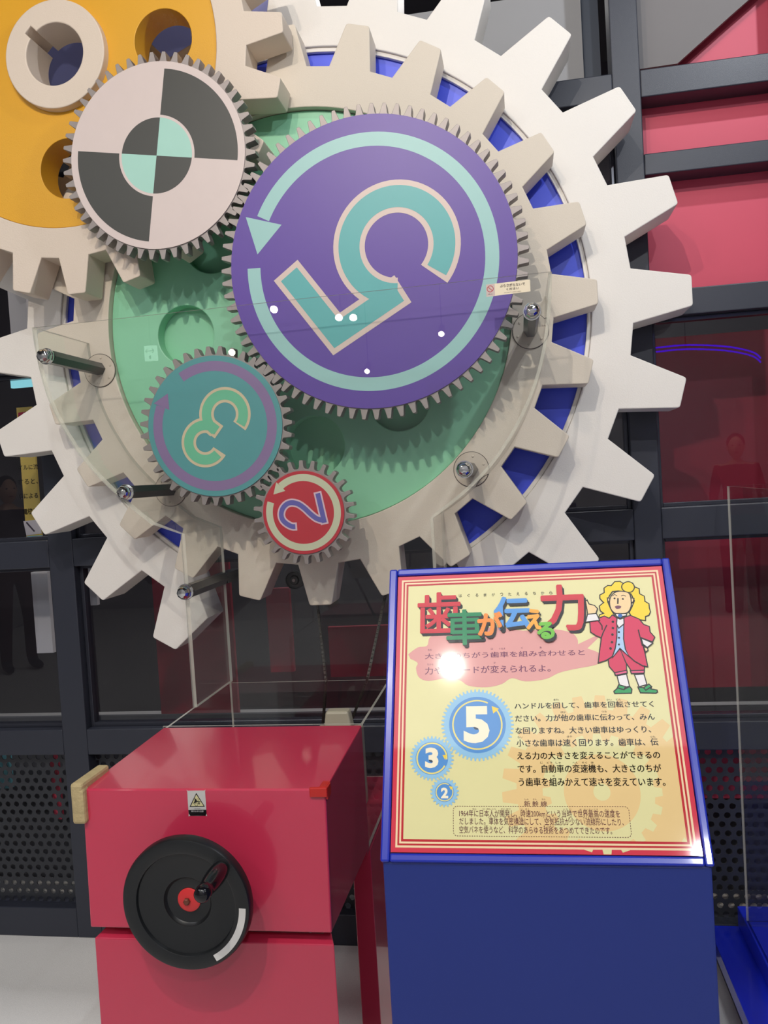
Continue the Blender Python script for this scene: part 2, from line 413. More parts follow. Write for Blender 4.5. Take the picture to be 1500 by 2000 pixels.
box('strip_light', x0, x1, 2.72, 2.735, z0 - .004, z1, mat('pale_cyan_light', (150, 225, 232), emit=1.0), wall)
x0, x1, z0, z1 = pxr(96, 1470, 120, 1600, 2.85)
backing(x0, x1, z0, z1, 2.85, M_redpanel, 'red board behind the left perforated panel')
x0, x1, z0, z1 = pxr(-10, 1470, 22, 1540, 2.85)
backing(x0, x1, z0, z1, 2.85, mat('cyan_board', (120, 190, 205), rough=0.5), 'pale cyan board behind the left perforated panel')
# yellow poster behind the left glass
x0, x1, z0, z1 = pxr(-60, 797, 84, 1050, 2.74)
po = thing('poster', 'yellow exhibit text poster seen behind the glass at the left edge', 'poster', ((x0 + x1) / 2, 2.74, z0))
a, b = at(40, 900, 2.74), at(84, 1050, 2.74); top = at(50, 795, 2.74).z
box('poster_board', a.x, b.x - 0.006, 2.74, 2.75, z0, top, mat('poster_yellow', (238, 206, 104), rough=0.4), po)
pp = Print((0, 2.74, 0), (1, 0, 0), (0, 0, 1), (0, -1, 0), step=0.0003)
for s, y in (('イルに流', 912), ('すると、', 940), ('極による', 968), ('電機子', 998)):
    xr = 74; text(pp, s, (xr - len(s) * 9.4, y + 7, xr, y - 6), (30, 28, 26), bold=0.01); pp.build('text_line', po)
pp.poly([(46, 1018), (78, 1014), (82, 1042), (52, 1046)], (235, 225, 225), px=True)
pp.ribbon([(52, 1020), (68, 1038)], 0.006, (90, 80, 90), px=True); pp.build('poster_diagram', po)
pp.poly([(36, 806), (62, 803), (62, 840), (37, 845)], (214, 52, 84), px=True)
pp.ribbon([(38, 812), (62, 811)], 0.002, (20, 16, 16), px=True)
pp.ribbon([(48, 806), (49, 838)], 0.006, (235, 235, 235), px=True); pp.build('poster_figure', po)
pp.poly([(54, 1047), (84, 1045), (84, 1052), (54, 1053)], (110, 190, 205), px=True)
pp.build('poster_picture', po)

# ------------------------------------------------------------------ gears
def gear_outline(cx, cz, R0, R1, n, ph, hr, ht):
    """n trapezoid teeth, half angles hr at the root and ht at the tip (degrees)"""
    out = []
    for i in range(n):
        c = ph + i * 360 / n
        for a, r in ((-hr, R0), (-ht, R1), (ht, R1), (hr, R0)):
            t = math.radians(c + a); out.append((cx + r * math.cos(t), cz + r * math.sin(t)))
    return out
def rounded(pts, d, k=3, convex_only=True):
    """round the corners of an outline by cutting d off each side"""
    out = []; n = len(pts)
    for i in range(n):
        p0, p, p2 = Vector(pts[i - 1]), Vector(pts[i]), Vector(pts[(i + 1) % n])
        a, b = (p0 - p), (p2 - p)
        cr = (p - p0).x * (p2 - p).y - (p - p0).y * (p2 - p).x
        if (convex_only and cr <= 0) or a.length < 2 * d or b.length < 2 * d: out.append(tuple(p)); continue
        q0, q1 = p + a.normalized() * d, p + b.normalized() * d
        for j in range(k + 1):
            t = j / k; out.append(tuple(q0 * (1 - t) ** 2 + p * 2 * t * (1 - t) + q1 * t * t))
    return out
# large white gear at the back (open at the bottom)
cx, cz = -0.2390 * YC, 0.1889 * YC
full = gear_outline(cx, cz, 0.3759 * YC, 0.4407 * YC, 24, 0.1, 4.75, 2.25)
TC = 0.058 * YC
cut0, cut1 = -112.6, -62.0
gp = []
for i in range(24):
    c = 0.1 + i * 15.0
    c = (c + 180) % 360 - 180
    if cut0 < c < cut1: continue
    gp.append(c)
start = [c for c in sorted(gp) if c > cut1] + [c for c in sorted(gp) if c < cut0]
outer = []
t1 = math.radians(cut1); outer.append((cx + 0.3759 * YC * math.cos(t1), cz + 0.3759 * YC * math.sin(t1)))
for c in start:
    for a, r in ((-4.75, 0.3759), (-2.25, 0.4407), (2.25, 0.4407), (4.75, 0.3759)):
        t = math.radians(c + a)
        outer.append((cx + r * YC * math.cos(t), cz + r * YC * math.sin(t)))
t0 = math.radians(cut0); outer = outer[:-1] + [xz(406, 1207, YC)]
outer = rounded(outer, 0.008)
arc = [math.radians(cut0 + 360 - (360 + cut0 - cut1) * i / 140) for i in range(141)]
RI = 0.3294 * YC
cutp = at(406, 1035, YC); cut_in = math.degrees(math.atan2(cutp.z - cz, cutp.x - cx))
arc = [a for a in arc if math.degrees(a) <= cut_in + 360]
inner = [(cx + RI * math.cos(a), cz + RI * math.sin(a)) for a in arc]
gC = thing('large_gear', 'largest white gear at the back with broad blunt teeth, open at the bottom', 'gear', (cx, YC, cz))
plate('gear_body', [outer + inner], YC, YC + TC, M_white, gC, 0.003)
r1, r2 = RI - 0.006, RI - 0.030
arc2 = [math.radians(cut_in + 360 - (360 + cut_in - cut1) * i / 100) for i in range(101)]
bl = [(cx + (RI + .001) * math.cos(a), cz + (RI + .001) * math.sin(a)) for a in arc2] + [(cx + 0.60 * RI * math.cos(a), cz + 0.60 * RI * math.sin(a)) for a in arc2[::-1]]
props(plate('blue_disc', [bl], YC + 0.022, YC + 0.042, M_blue, gC), 'recessed blue disc face')
rl = [(cx + RI * math.cos(a), cz + RI * math.sin(a)) for a in arc2] + [(cx + (RI - 0.012) * math.cos(a), cz + (RI - 0.012) * math.sin(a)) for a in arc2[::-1]]
plate('rim_lip', [rl], YC + 0.008, YC + 0.0215, M_white, gC, 0.002)

# middle cream gear with green disc
ax, az = -0.2510 * YA, 0.1980 * YA
TA = 0.10
gA = thing('middle_gear', 'cream gear with a green centre disc, behind the numbered gears', 'gear', (ax, YA, az))
outl = rounded(gear_outline(ax, az, 0.2992 * YA, 0.3493 * YA, 24, 0.0, 4.85, 2.3), 0.007)
RG = 0.2515 * YA
plate('gear_body', [outl, circ(ax, az, RG, 160)], YA, YA + TA, M_cream, gA, 0.0025)
gx, gz = ax, az
h0 = at(365, 655, YA + 0.03)
rr = math.hypot(h0.x - gx, h0.z - gz); ph = math.atan2(h0.z - gz, h0.x - gx)
RH = 0.0364 * (YA + 0.03)
holes = [(gx + rr * math.cos(ph + i * PI / 4), gz + rr * math.sin(ph + i * PI / 4)) for i in range(8)]
plate('green_disc', [circ(gx, gz, RG - 0.001, 160)] + [circ(h[0], h[1], RH, 48) for h in holes], YA + 0.022, YA + 0.066, M_green, gA, 0.0025)
for h in holes:
    if h is holes[-2]: continue
    plate('round_recess', [circ(h[0], h[1], RH + 0.004, 48)], YA + 0.067, YA + 0.074, M_green, gA)
# front left cream gear with yellow disc
bx, bz = -0.5440 * YB, 0.5490 * YB
TB = 0.098
gB = thing('yellow_disc_gear', 'cream gear with yellow disc and round holes at top left', 'gear', (bx, YB, bz))
outl = rounded(gear_outline(bx, bz, 0.2465 * YB, 0.2926 * YB, 24, 0.45, 4.75, 2.35), 0.006)
RY = 0.2085 * YB
plate('gear_body', [outl, circ(bx, bz, RY, 140)], YB, YB + TB, M_creamB, gB, 0.0025)
q1, q2 = at(317, 76, YB), at(131, 328, YB)
hs = []
for q in (q1, q2):
    hs.append((q.x, q.z)); hs.append((2 * bx - q.x, 2 * bz - q.z))
plate('yellow_disc', [circ(bx, bz, RY - 0.0008, 140)] + [circ(h[0], h[1], 0.0372 * YB, 56) for h in hs] + [circ(bx, bz, 0.060 * YB, 56)], YB + 0.004, YB + TB - 0.004, M_yellow, gB, 0.0015)
hc = at(108.5, 107.5, YB - 0.015)
# hub ring with a square keyway notch
ro, ri = 0.0665 * 2.175, 0.0383 * 2.175
ka = math.radians(134); kw = 0.0125
ring_in = []
for i in range(73):
    a = ka + math.asin(kw / ri) + (2 * PI - 2 * math.asin(kw / ri)) * i / 72
    ring_in.append((hc.x + ri * math.cos(a), hc.z + ri * math.sin(a)))
e = Vector((math.cos(ka), math.sin(ka))); nn = Vector((-e.y, e.x))
for s_ in (-1, 1):
    p = Vector((hc.x, hc.z)) + e * (ri + 0.021) + nn * kw * s_; ring_in.append(tuple(p))
plate('hub_ring', [circ(hc.x, hc.z, ro, 90), ring_in], YB - 0.022, YB + TB - 0.006, M_creamB, gB, 0.003)

# small steel gears with printed discs
def fine_outline(cx, cz, Rr, Rt, n, ph, blunt=0):
    h = Rt - Rr; out = []
    prof = ((-.40, 0), (-.30, .12), (-.215, .55), (-.15, .90), (-.11, 1.0), (.11, 1.0), (.15, .90), (.215, .55), (.30, .12), (.40, 0))
    if blunt: prof = ((-.38, 0), (-.27, .10), (-.195, .35), (-.165, .88), (-.12, 1.0), (.12, 1.0), (.165, .88), (.195, .35), (.27, .10), (.38, 0))
    for i in range(n):
        for f_, g in prof:
            a = ph + (i + f_) * 2 * PI / n; r = Rr + h * g
            out.append((cx + r * math.cos(a), cz + r * math.sin(a)))
    return out
def small_gear(name, label, u, v, rd, rroot, rtip, n, toothpx, disccol, blunt=0):
    Y = YG
    x, z = u * Y, v * Y
    t = thing(name, label, 'gear', (x, Y, z), 'steel gears with printed discs')
    tp = at(toothpx[0], toothpx[1], Y); ph = math.atan2(tp.z - z, tp.x - x)
    plate('gear_body', [fine_outline(x, z, rroot * Y, rtip * Y, n, ph, blunt)], Y + 0.004, Y + 0.036, M_steel, t, 0.0008)
    plate('printed_disc', [circ(x, z, rd * Y, 120)], Y, Y + 0.004, ink(disccol, 0.42), t, 0.0006)
    lathe('shaft', [(0.018, 0), (0.018, YA + 0.02 - Y - 0.036)], (x, Y + 0.036, z), M_steel, t, n=24)
    pr = Print((x, Y, z), (1, 0, 0), (0, 0, 1), (0, -1, 0), step=0.00015, rough=0.42)
    return t, pr, rd * Y
def arcpts(r, a0, a1, n=60, c=(0, 0)):
    return [(c[0] + r * math.cos(math.radians(a0 + (a1 - a0) * i / n)), c[1] + r * math.sin(math.radians(a0 + (a1 - a0) * i / n))) for i in range(n + 1)]
def angof(pr, x, y):
    p = pr.uv(x, y); return math.degrees(math.atan2(p[1], p[0]))
# checkered gear
t, pr, R = small_gear('checkered_gear', 'steel gear with black, white and mint quarter pattern disc', -0.42192, 0.41432, 0.11362, 0.1142, 0.1262, 50, (318, 98), (208, 193, 188))
DK = (62, 62, 58); MT = (160, 206, 192)
va = angof(pr, 321, 134)
for k, (ro_, ri_, col) in enumerate(((0.921, 0.434, DK), (0.921, 0.434, DK))):
    a0 = va - 90 + 180 * k
    pr.poly(arcpts(R * ro_, a0, a0 + 90, 40) + arcpts(R * ri_, a0 + 90, a0, 30), col, bump=False)
for k in range(4):
    a0 = va - 90 + 90 * k
    pr.poly(arcpts(R * 0.405, a0, a0 + 90, 24) + [(0, 0)], MT if k % 2 == 0 else DK, bump=False)
pr.build('quarter_pattern', t)

CREAM = (208, 188, 178)
def digit(pr, t, segs, wd, ow, colf, colo, name='numeral'):
    for pts, ext in segs: pr.ribbon(pts, wd + 2 * ow, colo, ext=(ow if ext else 0), bump=False)
    pr.layer += 1
    for pts, ext in segs: pr.ribbon(pts, wd, colf, bump=False)
    pr.layer += 1
    pr.build(name, t)
# purple 5
t, pr, R = small_gear('gear_five', 'large purple disc steel gear marked with a turquoise 5', -0.16307, 0.25741, 0.17337, 0.1738, 0.1866, 75, (750, 199), (90, 63, 152))
ring = (150, 194, 190)
a0 = angof(pr, 499, 524); a1 = angof(pr, 526, 432)
if a0 < 0: a0 += 360
if a1 < 0: a1 += 360
pr.ribbon(arcpts(R * 0.832, a0, a1 + 360, 120), R * 0.094, ring)
pr.poly([(480, 424), (550, 439), (503, 497)], ring, px=True)
pr.build('arrow_ring', t)
c5 = pr.uv(774, 479); s_ = YG / F
rc = 92.5 * s_ * 1.015
e0 = pr.uv(839, 528); ea = math.degrees(math.atan2(e0[1] - c5[1], e0[0] - c5[0]))
arc5 = arcpts(rc, ea, 268, 60, c5)
digit(pr, t, [(arc5[:1] + arc5[1:], True), ([pr.uv(787, 564), pr.uv(657.5, 652.5), pr.uv(558, 528)], False)], 0, 0, ring, ring, 'tmp') if False else None
wf, wo = 42.0 * s_, 10.5 * s_
for col, wdt, ex in ((CREAM, wf + 2 * wo, 0), ((88, 168, 168), wf, -wo)):
    A = arc5 if ex == 0 else arc5[2:] 
    if ex != 0:
        k = max(1, int(round(wo / (rc * math.radians(268 - ea)) * 60))); A = arc5[k:]
    pr.ribbon(A, wdt, col)
    B = [Vector(pr.uv(787, 564)), Vector(pr.uv(657.5, 652.5)), Vector(pr.uv(558, 528))]
    if ex != 0:
        B[0] = B[0] + (B[1] - B[0]).normalized() * wo; B[2] = B[2] + (B[1] - B[2]).normalized() * wo
    pr.ribbon(B, wdt, col, bump=True)
pr.build('numeral', t)
# teal 3
t, pr, R = small_gear('gear_three', 'mid-size teal disc steel gear marked with a green 3', -0.37162, 0.07716, 0.08708, 0.0884, 0.0990, 39, (428.5, 675.4), (84, 150, 152))
q = lambda x, y: (260 + x / 4.6875, 660 + y / 4.6875)
a0 = angof(pr, *q(437, 358)); a1 = angof(pr, *q(262, 632))
PU = (134, 112, 152)
pr.ribbon(arcpts(R * 0.852, a0, a1 - 360 if a1 > a0 else a1, 120), R * 0.14, PU)
pr.poly([q(188, 600), q(318, 508), q(332, 660)], PU, px=True)
pr.build('arrow_ring', t)
def uvq(x, y): return pr.uv(*q(x, y))
k3 = YG / F / 4.6875
c1, c2 = uvq(840, 697), uvq(660, 958)
r1_, r2_ = 183 * k3, 165 * k3
def ang(c, p): return math.degrees(math.atan2(p[1] - c[1], p[0] - c[0]))
s1 = arcpts(r1_, ang(c1, uvq(984, 815)), 233, 50, c1)
s2 = arcpts(r2_, ang(c2, uvq(812, 1048)), ang(c2, uvq(812, 1048)) - 270, 50, c2)
s3 = [uvq(690, 790), uvq(788, 864)]
wf3, wo3 = 94 * k3, 26 * k3
for col, wdt, ex in (((206, 190, 158), wf3 + 2 * wo3, 0), ((106, 186, 148), wf3, wo3)):
    for S, tail in ((s1, 0), (s2, 0), (s3, 1)):
        S = [Vector(p) for p in S]
        if ex:
            if tail: S[-1] = S[-1] + (S[-2] - S[-1]).normalized() * ex
            else:
                L = sum((S[i + 1] - S[i]).length for i in range(len(S) - 1)); kk = max(1, int(round(ex / L * 50))); S = S[kk:]
        pr.ribbon(S, wdt, col)
pr.build('numeral', t)
# red 2
t, pr, R = small_gear('gear_two', 'smallest steel gear with red disc marked with a blue 2', -0.26533, -0.03606, 0.05118, 0.0534, 0.0640, 26, (586.5, 899), (184, 46, 58), 1)
q = lambda x, y: (480 + x / 6.25, 880 + y / 6.25)
a0 = angof(pr, *q(306, 632)); a1 = angof(pr, *q(428, 440))
if a0 < 0: a0 += 360
GC = (196, 200, 170)
pr.ribbon(arcpts(R * 0.838, a0, a1 + 360, 120), R * 0.168, GC)
pr.poly([q(372, 386), q(484, 492), q(338, 537)], GC, px=True)
pr.build('arrow_ring', t)
k2 = YG / F / 6.25
bowl = smoothpts([q(626, 926), q(566, 926), q(500, 893), q(452, 845), q(434, 780), q(452, 708), q(500, 655), q(562, 636), q(640, 652), q(715, 702), q(790, 772), q(860, 826), q(925, 848), q(962, 848)], 5)
bowl = [pr.uv(*p) for p in bowl]
bar = [pr.uv(*q(966, 900)), pr.uv(*q(874, 503))]
wf2, wo2 = 62 * k2, 20 * k2
for col, wdt, ex in (((214, 186, 196), wf2 + 2 * wo2, 0), ((98, 94, 168), wf2, wo2)):
    Bw = [Vector(p) for p in bowl]; Br = [Vector(p) for p in bar]
    if ex:
        Bw = Bw[2:]; Br[0] = Br[0] + (Br[1] - Br[0]).normalized() * ex; Br[1] = Br[1] + (Br[0] - Br[1]).normalized() * ex
    pr.ribbon(Bw, wdt, col); pr.ribbon(Br, wdt, col)
pr.build('numeral', t)

# ------------------------------------------------------------------ clear guard in front of the gears
YP = 2.02
gd = thing('acrylic_guard', 'clear bent acrylic guard bolted in front of the numbered gears', 'guard', (-0.4, YP, -0.85))
LFT = [(62, 640), (66, 668), (72, 700), (80, 735), (92, 775), (110, 815), (131, 852), (158, 893), (190, 930), (225, 965), (262, 998), (298, 1026), (321, 1046)]
RGT = [(1078, 530), (1077.5, 560), (1076, 600), (1071, 650), (1062, 700), (1048, 750), (1028, 800), (1002, 850), (970, 898), (935, 938), (895, 975), (846, 1012)]
Lw = [xz(x, y, YP) for x, y in LFT]; Rw = [xz(x, y, YP) for x, y in RGT]
zb = -0.558
xl, xr = Lw[-1][0], Rw[-1][0]
xl = max(xl, -0.86)
Lw[-1] = (xl, Lw[-1][1])
Lw = smoothpts(Lw[:-1], 4) + [Lw[-1]]; Rw = smoothpts(Rw, 4)
loop = Rw[::-1] + Lw + [(xl, zb), (xr, zb)]
def edge_mats(o, keep):       # flat faces clear, cut edges polished and milky
    o.data.materials.clear(); o.data.materials.append(ACR); o.data.materials.append(EDGE)
    for p in o.data.polygons: p.material_index = 0 if keep(p) else 1
o = plate('front_panel', [loop], YP, YP + 0.008, ACR, gd)
edge_mats(o, lambda p: abs(p.normal.y) > 0.9 or p.normal.z < -0.9)
def side_wall(pts, inward):
    v, f = [], []; n = len(pts)
    P2 = [Vector(p) for p in pts]
    off = []
    for i, p in enumerate(P2):
        t = (P2[min(i + 1, n - 1)] - P2[max(i - 1, 0)]).normalized(); off.append(p + Vector((-t.y, t.x)) * 0.008 * inward)
    y0, y1 = YP + 0.008, YA - 0.001
    for p, r in zip(P2, off): v += [(p.x, y0, p.y), (p.x, y1, p.y), (r.x, y0, r.y), (r.x, y1, r.y)]
    idx = []
    for i in range(n - 1):
        a, b = 4 * i, 4 * i + 4
        f += [(a, b, b + 1, a + 1), (a + 2, a + 3, b + 3, b + 2), (a, a + 2, b + 2, b), (a + 1, b + 1, b + 3, a + 3)]; idx += [0, 0, 1, 1]
    f += [(0, 1, 3, 2), (4 * n - 4, 4 * n - 2, 4 * n - 1, 4 * n - 3)]; idx += [1, 1]
    return meshobj('side_wall', v, f, [ACR, EDGE], gd, idx)
side_wall(Lw + [(xl, zb)], 1)
side_wall(Rw + [(xr, zb)], -1)
# sticker on the guard
pr = Print((0, YP - 0.0005, 0), (1, 0, 0), (0, 0, 1), (0, -1, 0), step=0.00015, rough=0.4)
q = lambda x, y: (880 + x / 6.25, 500 + y / 6.25)
pr.poly([q(432, 350), q(968, 287), q(975, 432), q(438, 500)], (228, 214, 186), px=True)
pr.poly([q(432, 350), q(538, 338), q(543, 488), q(438, 500)], (196, 176, 170), px=True)
u0 = pr.uv(*q(484, 402)); rs = 36 / 6.25 * YP / F
pr.ribbon(arcpts(rs, 0, 360, 32, u0)[:-1], rs * 0.22, (176, 50, 60), closed=True)
pr.ribbon([(u0[0] - rs * .7, u0[1] + rs * .7), (u0[0] + rs * .7, u0[1] - rs * .7)], rs * 0.22, (176, 50, 60))
text(pr, 'ぶらさがらないで', (*q(602, 385), *q(906, 318)), (70, 56, 50), bold=0.015)
text(pr, 'ください', (*q(682, 420), *q(834, 378)), (70, 56, 50), bold=0.015)
text(pr, 'DO NOT HANG HERE', (*q(656, 454), *q(858, 424)), (120, 104, 92))
text(pr, '禁止', (*q(458, 474), *q(514, 456)), (50, 44, 44))
props(pr.build('notice_sticker', gd), 'cream notice sticker with a red prohibition ring')

# ------------------------------------------------------------------ standoff posts
M_rod = mat('black_rod_paint', (34, 36, 38), rough=0.3, var=0.03)
M_flange = mat('cream_flange_paint', (204, 192, 176), rough=0.35, var=0.02)
def post(x, z, label, fx=0.0, fz=0.0, r=0.0188, fl=True):
    t = thing('standoff_post', label, 'post', (x, YA, z), 'standoff posts of the guard')
    e = YA
    lathe('hex_rod', [(r * 0.9, 0.0), (r, 0.003), (r, e - YP - 0.012), (r * 0.92, e - YP - 0.009)], (x, YP + 0.0085, z), M_rod, t, n=6, sm=None)
    lathe('washer', [(r * 1.12, 0), (r * 1.12, 0.003)], (x, YP - 0.003, z), M_chrome, t, n=32)
    lathe('cap_nut', [(0.002, -0.026), (r * .55, -0.0245), (r * .8, -0.020), (r * .93, -0.014), (r * 0.95, -0.010), (r * 1.02, -0.008), (r * 1.02, 0)], (x, YP - 0.003, z), M_chrome, t, n=10, sm=25)
    if fl:
        lathe('flange', [(0.0465, 0), (0.047, -0.0005), (0.047, -0.003), (0.046, -0.004)], (x + fx, YA, z + fz), M_flange, t, n=48)
        lathe('joint_ring', [(0.0487, 0), (0.0487, -0.0015)], (x + fx, YA, z + fz), mat('joint_dark_line', (70, 60, 54), rough=0.6), t, n=48)  # thin dark ring round the flange
        for i in range(6):
            a = i * PI / 3 + 0.35
            lathe('screw', [(0.0035, 0), (0.0035, -0.001), (0.0022, -0.0022)], (x + fx + 0.036 * math.cos(a), YA - 0.004, z + fz + 0.036 * math.sin(a)), M_flange, t, n=10)
    return t
post(-1.190, 0.3665, 'black hexagonal post with chrome cap nearest the left edge, upper left', fx=0.0, fz=-0.004)
post(-0.999, 0.004, 'black post with chrome cap pointing at the teal 3 gear')
post(-0.857, -0.258, 'lowest black post with chrome cap, behind the clear guard leg', fl=False)
post(0.046, 0.368, 'black post with chrome cap beside the sticker, upper right')
post(-0.132, 0.009, 'post seen end on with chrome cap, lower right of the purple gear')
box('bracket', -0.872, -0.842, YA - 0.012, YC - 0.002, -0.273, -0.243, M_rod, bpy.data.objects['standoff_post.002'])

# ------------------------------------------------------------------ crank cabinet
cab = thing('crank_cabinet', 'glossy red crank cabinet at lower left with a black handwheel', 'cabinet', (-0.635, 1.68, FLOOR))
X0, X1 = -0.880, -0.390
hull('housing', [(X0, 1.5, -0.571), (X1, 1.5, -0.571), (X1 - .006, 1.5, -0.846), (X0 - .004, 1.5, -0.848), (X0 + .008, 1.865, -0.561), (X1, 1.865, -0.561), (X1, 1.865, -0.846), (X0 + .008, 1.865, -0.848)], M_red, cab, 0.003)
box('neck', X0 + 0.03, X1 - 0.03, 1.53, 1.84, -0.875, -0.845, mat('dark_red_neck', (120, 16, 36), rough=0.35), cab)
hull('pedestal', [(X0, 1.505, -0.872), (X1 - .004, 1.505, -0.872), (X1 - .004, 1.505, FLOOR), (X0 - .004, 1.505, FLOOR), (X0 + .012, 1.535, -0.863), (X1 - .016, 1.535, -0.863), (X1 - .02, 1.535, FLOOR), (X0 + .012, 1.535, FLOOR)], M_red, cab, 0.002)
box('side_board', -0.441, -0.396, 1.90, YW - 0.005, FLOOR, -0.868, M_red, cab, 0.002)
box('cover_shelf', X0 + 0.01, -0.396, 1.866, 2.335, -0.866, -0.850, M_red, cab, 0.001)
for xx in (-0.80, -0.445): lathe('bracket_screw', [(0.004, 0), (0.004, -0.002), (0.002, -0.004)], (xx, 1.53, -0.858), M_steel, cab, n=10)
# corner protectors
M_foam = mat('beige_foam', (178, 160, 118), rough=0.8, var=0.22, scale=60, bump=0.8, bscale=160)
o = box('foam_corner', -0.898, -0.872, 1.487, 1.60, -0.578, -0.556, M_foam, cab, 0.006)
o = box('foam_corner', -0.898, -0.870, 1.487, 1.512, -0.637, -0.566, M_foam, cab, 0.006)
M_tape = mat('orange_red_tape', (190, 38, 32), rough=0.3, var=0.05)
box('tape_patch', -0.420, -0.386, 1.494, 1.5015, -0.585, -0.5665, M_tape, cab, 0.002)
box('tape_patch', -0.402, -0.3875, 1.497, 1.53, -0.5705, -0.566, M_tape, cab, 0.0015)
box('tape_patch', -0.3895, -0.3855, 1.497, 1.525, -0.590, -0.567, M_tape, cab, 0.0015)
# warning sticker
pr = Print((0, 1.4995, 0), (1, 0, 0), (0, 0, 1), (0, -1, 0), step=0.00015, rough=0.35)
q = lambda x, y: (340 + x / 18.75, 1530 + y / 18.75)
pr.poly(smoothpts([q(485, 290), q(500, 270), q(1110, 262), q(1135, 290), q(1190, 1120), q(1160, 1180), q(590, 1185), q(535, 1130)], 2, True), (196, 194, 190), px=True)
pr.poly([q(525, 970), q(1180, 960), q(1192, 1110), q(1150, 1180), q(600, 1183), q(540, 1110)], (18, 16, 18), px=True)
pr.poly([q(815, 345), q(1130, 850), q(570, 860)], (16, 14, 14), px=True)
pr.poly([q(816, 405), q(1085, 820), q(622, 828)], (206, 200, 150), px=True)
for cxy, rr_ in ((q(870, 595), 42), (q(818, 765), 62)):
    u0 = pr.uv(*cxy); r_ = rr_ / 18.75 * 1.5 / F; pr.ribbon(arcpts(r_, 0, 360, 20, u0)[:-1], r_ * .25, (60, 54, 40), closed=True)
pr.poly([q(760, 530), q(800, 560), q(850, 645), q(965, 650), q(970, 668), q(830, 672), q(700, 745), q(760, 640)], (16, 14, 14), px=True)
pr.poly([q(880, 700), q(920, 690), q(965, 710), q(935, 730), q(945, 765), q(910, 750)], (16, 14, 14), px=True)
text(pr, '巻き込まれ注意', (*q(640, 1040), *q(1085, 985)), (200, 196, 196), bold=0.01)
text(pr, 'CAUTION', (*q(745, 930), *q(970, 900)), (60, 56, 56))
props(pr.build('warning_sticker', cab), 'white and black warning sticker with a triangle')

# handwheel
wc = at(361, 1768.5, 1.41)
hw = thing('handwheel', 'black dished handwheel with red hub on the crank cabinet', 'handwheel', (wc.x, 1.41, wc.z))
K = 1.15
def kk(p): return [(r * K, h) for r, h in p]
W = 0.1065
lathe('wheel_disc', kk([(0.0001, 0.0225), (0.0195, 0.0225), (0.0195, 0.021), (0.024, 0.0195), (0.036, 0.0185), (0.0395, 0.014), (0.040, 0.0125), (0.078, 0.0085), (0.081, 0.0075), (0.0825, 0.0015), (0.085, 0.0), (0.101, 0.0), (0.1045, 0.0015), (W, 0.006), (W, 0.021), (0.103, 0.026), (0.090, 0.027), (0.084, 0.021), (0.045, 0.024), (0.040, 0.034), (0.0001, 0.034)]), (wc.x, 1.41, wc.z), M_black, hw, n=128, sm=32)
props(lathe('hub_cap', kk([(0.0001, 0.0185), (0.017, 0.0185), (0.0192, 0.020), (0.0192, 0.0225)]), (wc.x, 1.41, wc.z), mat('red_hub_paint', (206, 48, 50), rough=0.35), hw, n=48), 'red hub disc')
lathe('hub_bolt', kk([(0.0001, 0.013), (0.004, 0.013), (0.0055, 0.0145), (0.006, 0.0185)]), (wc.x - 0.0035, 1.41, wc.z - 0.002), mat('rusty_bolt', (120, 70, 56), rough=0.5, metal=0.5), hw, n=6, sm=None)
lathe('axle', kk([(0.016, 0.034), (0.016, 0.0895)]), (wc.x, 1.41, wc.z), M_steel, hw, n=24)
hb = at(433, 1696, 1.41)
lathe('grip', kk([(0.010, 0.004), (0.013, -0.002), (0.0150, -0.014), (0.0155, -0.034), (0.0140, -0.058), (0.0118, -0.074), (0.0112, -0.078), (0.0122, -0.081), (0.0128, -0.087), (0.0118, -0.098), (0.008, -0.103), (0.0001, -0.1045)]), (hb.x, 1.41, hb.z), M_blackg, hw, n=40, sm=50)
lathe('grip_boss', kk([(0.016, 0.008), (0.016, 0.0), (0.013, -0.001)]), (hb.x, 1.41, hb.z), M_black, hw, n=32)
pr = Print((wc.x, 1.4098, wc.z), (1, 0, 0), (0, 0, 1), (0, -1, 0), step=0.0002, rough=0.6)
q = lambda x, y: (220 + x / 5, 1600 + y / 5)
a0 = angof(pr, *q(1262, 872)); a1 = angof(pr, *q(1002, 1362))
pr.ribbon(arcpts(0.0945 * K, a0, a1, 24), 0.0125, (214, 212, 208))
props(pr.build('tape_strip', hw), 'curved strip of white tape')

# clear case behind the cabinet, with chain and sprocket
case = thing('acrylic_case', 'open-topped clear acrylic box behind the red crank cabinet', 'case', (-0.635, 2.1, -0.849))
def clearbox(name, x0, x1, y0, y1, z0, z1, par):
    o = box(name, x0, x1, y0, y1, z0, z1, ACR, par)
    d = (x1 - x0, y1 - y0, z1 - z0); k = d.index(min(d))
    edge_mats(o, lambda p: abs(p.normal[k]) > 0.9); return o
cl, cr = -0.874, -0.392
clearbox('case_side', cl, cl + 0.006, 1.872, 2.33, -0.849, -0.566, case)
clearbox('case_side', cr - 0.006, cr, 1.872, 2.33, -0.849, -0.566, case)
clearbox('case_front', cl, cr, 1.866, 1.872, -0.849, -0.559, case)
clearbox('case_back', cl + .006, cr - .006, 2.324, 2.33, -0.849, -0.570, case)
M_chain = mat('oiled_chain_steel', (74, 70, 66), rough=0.35, metal=0.8, var=0.1, scale=60)
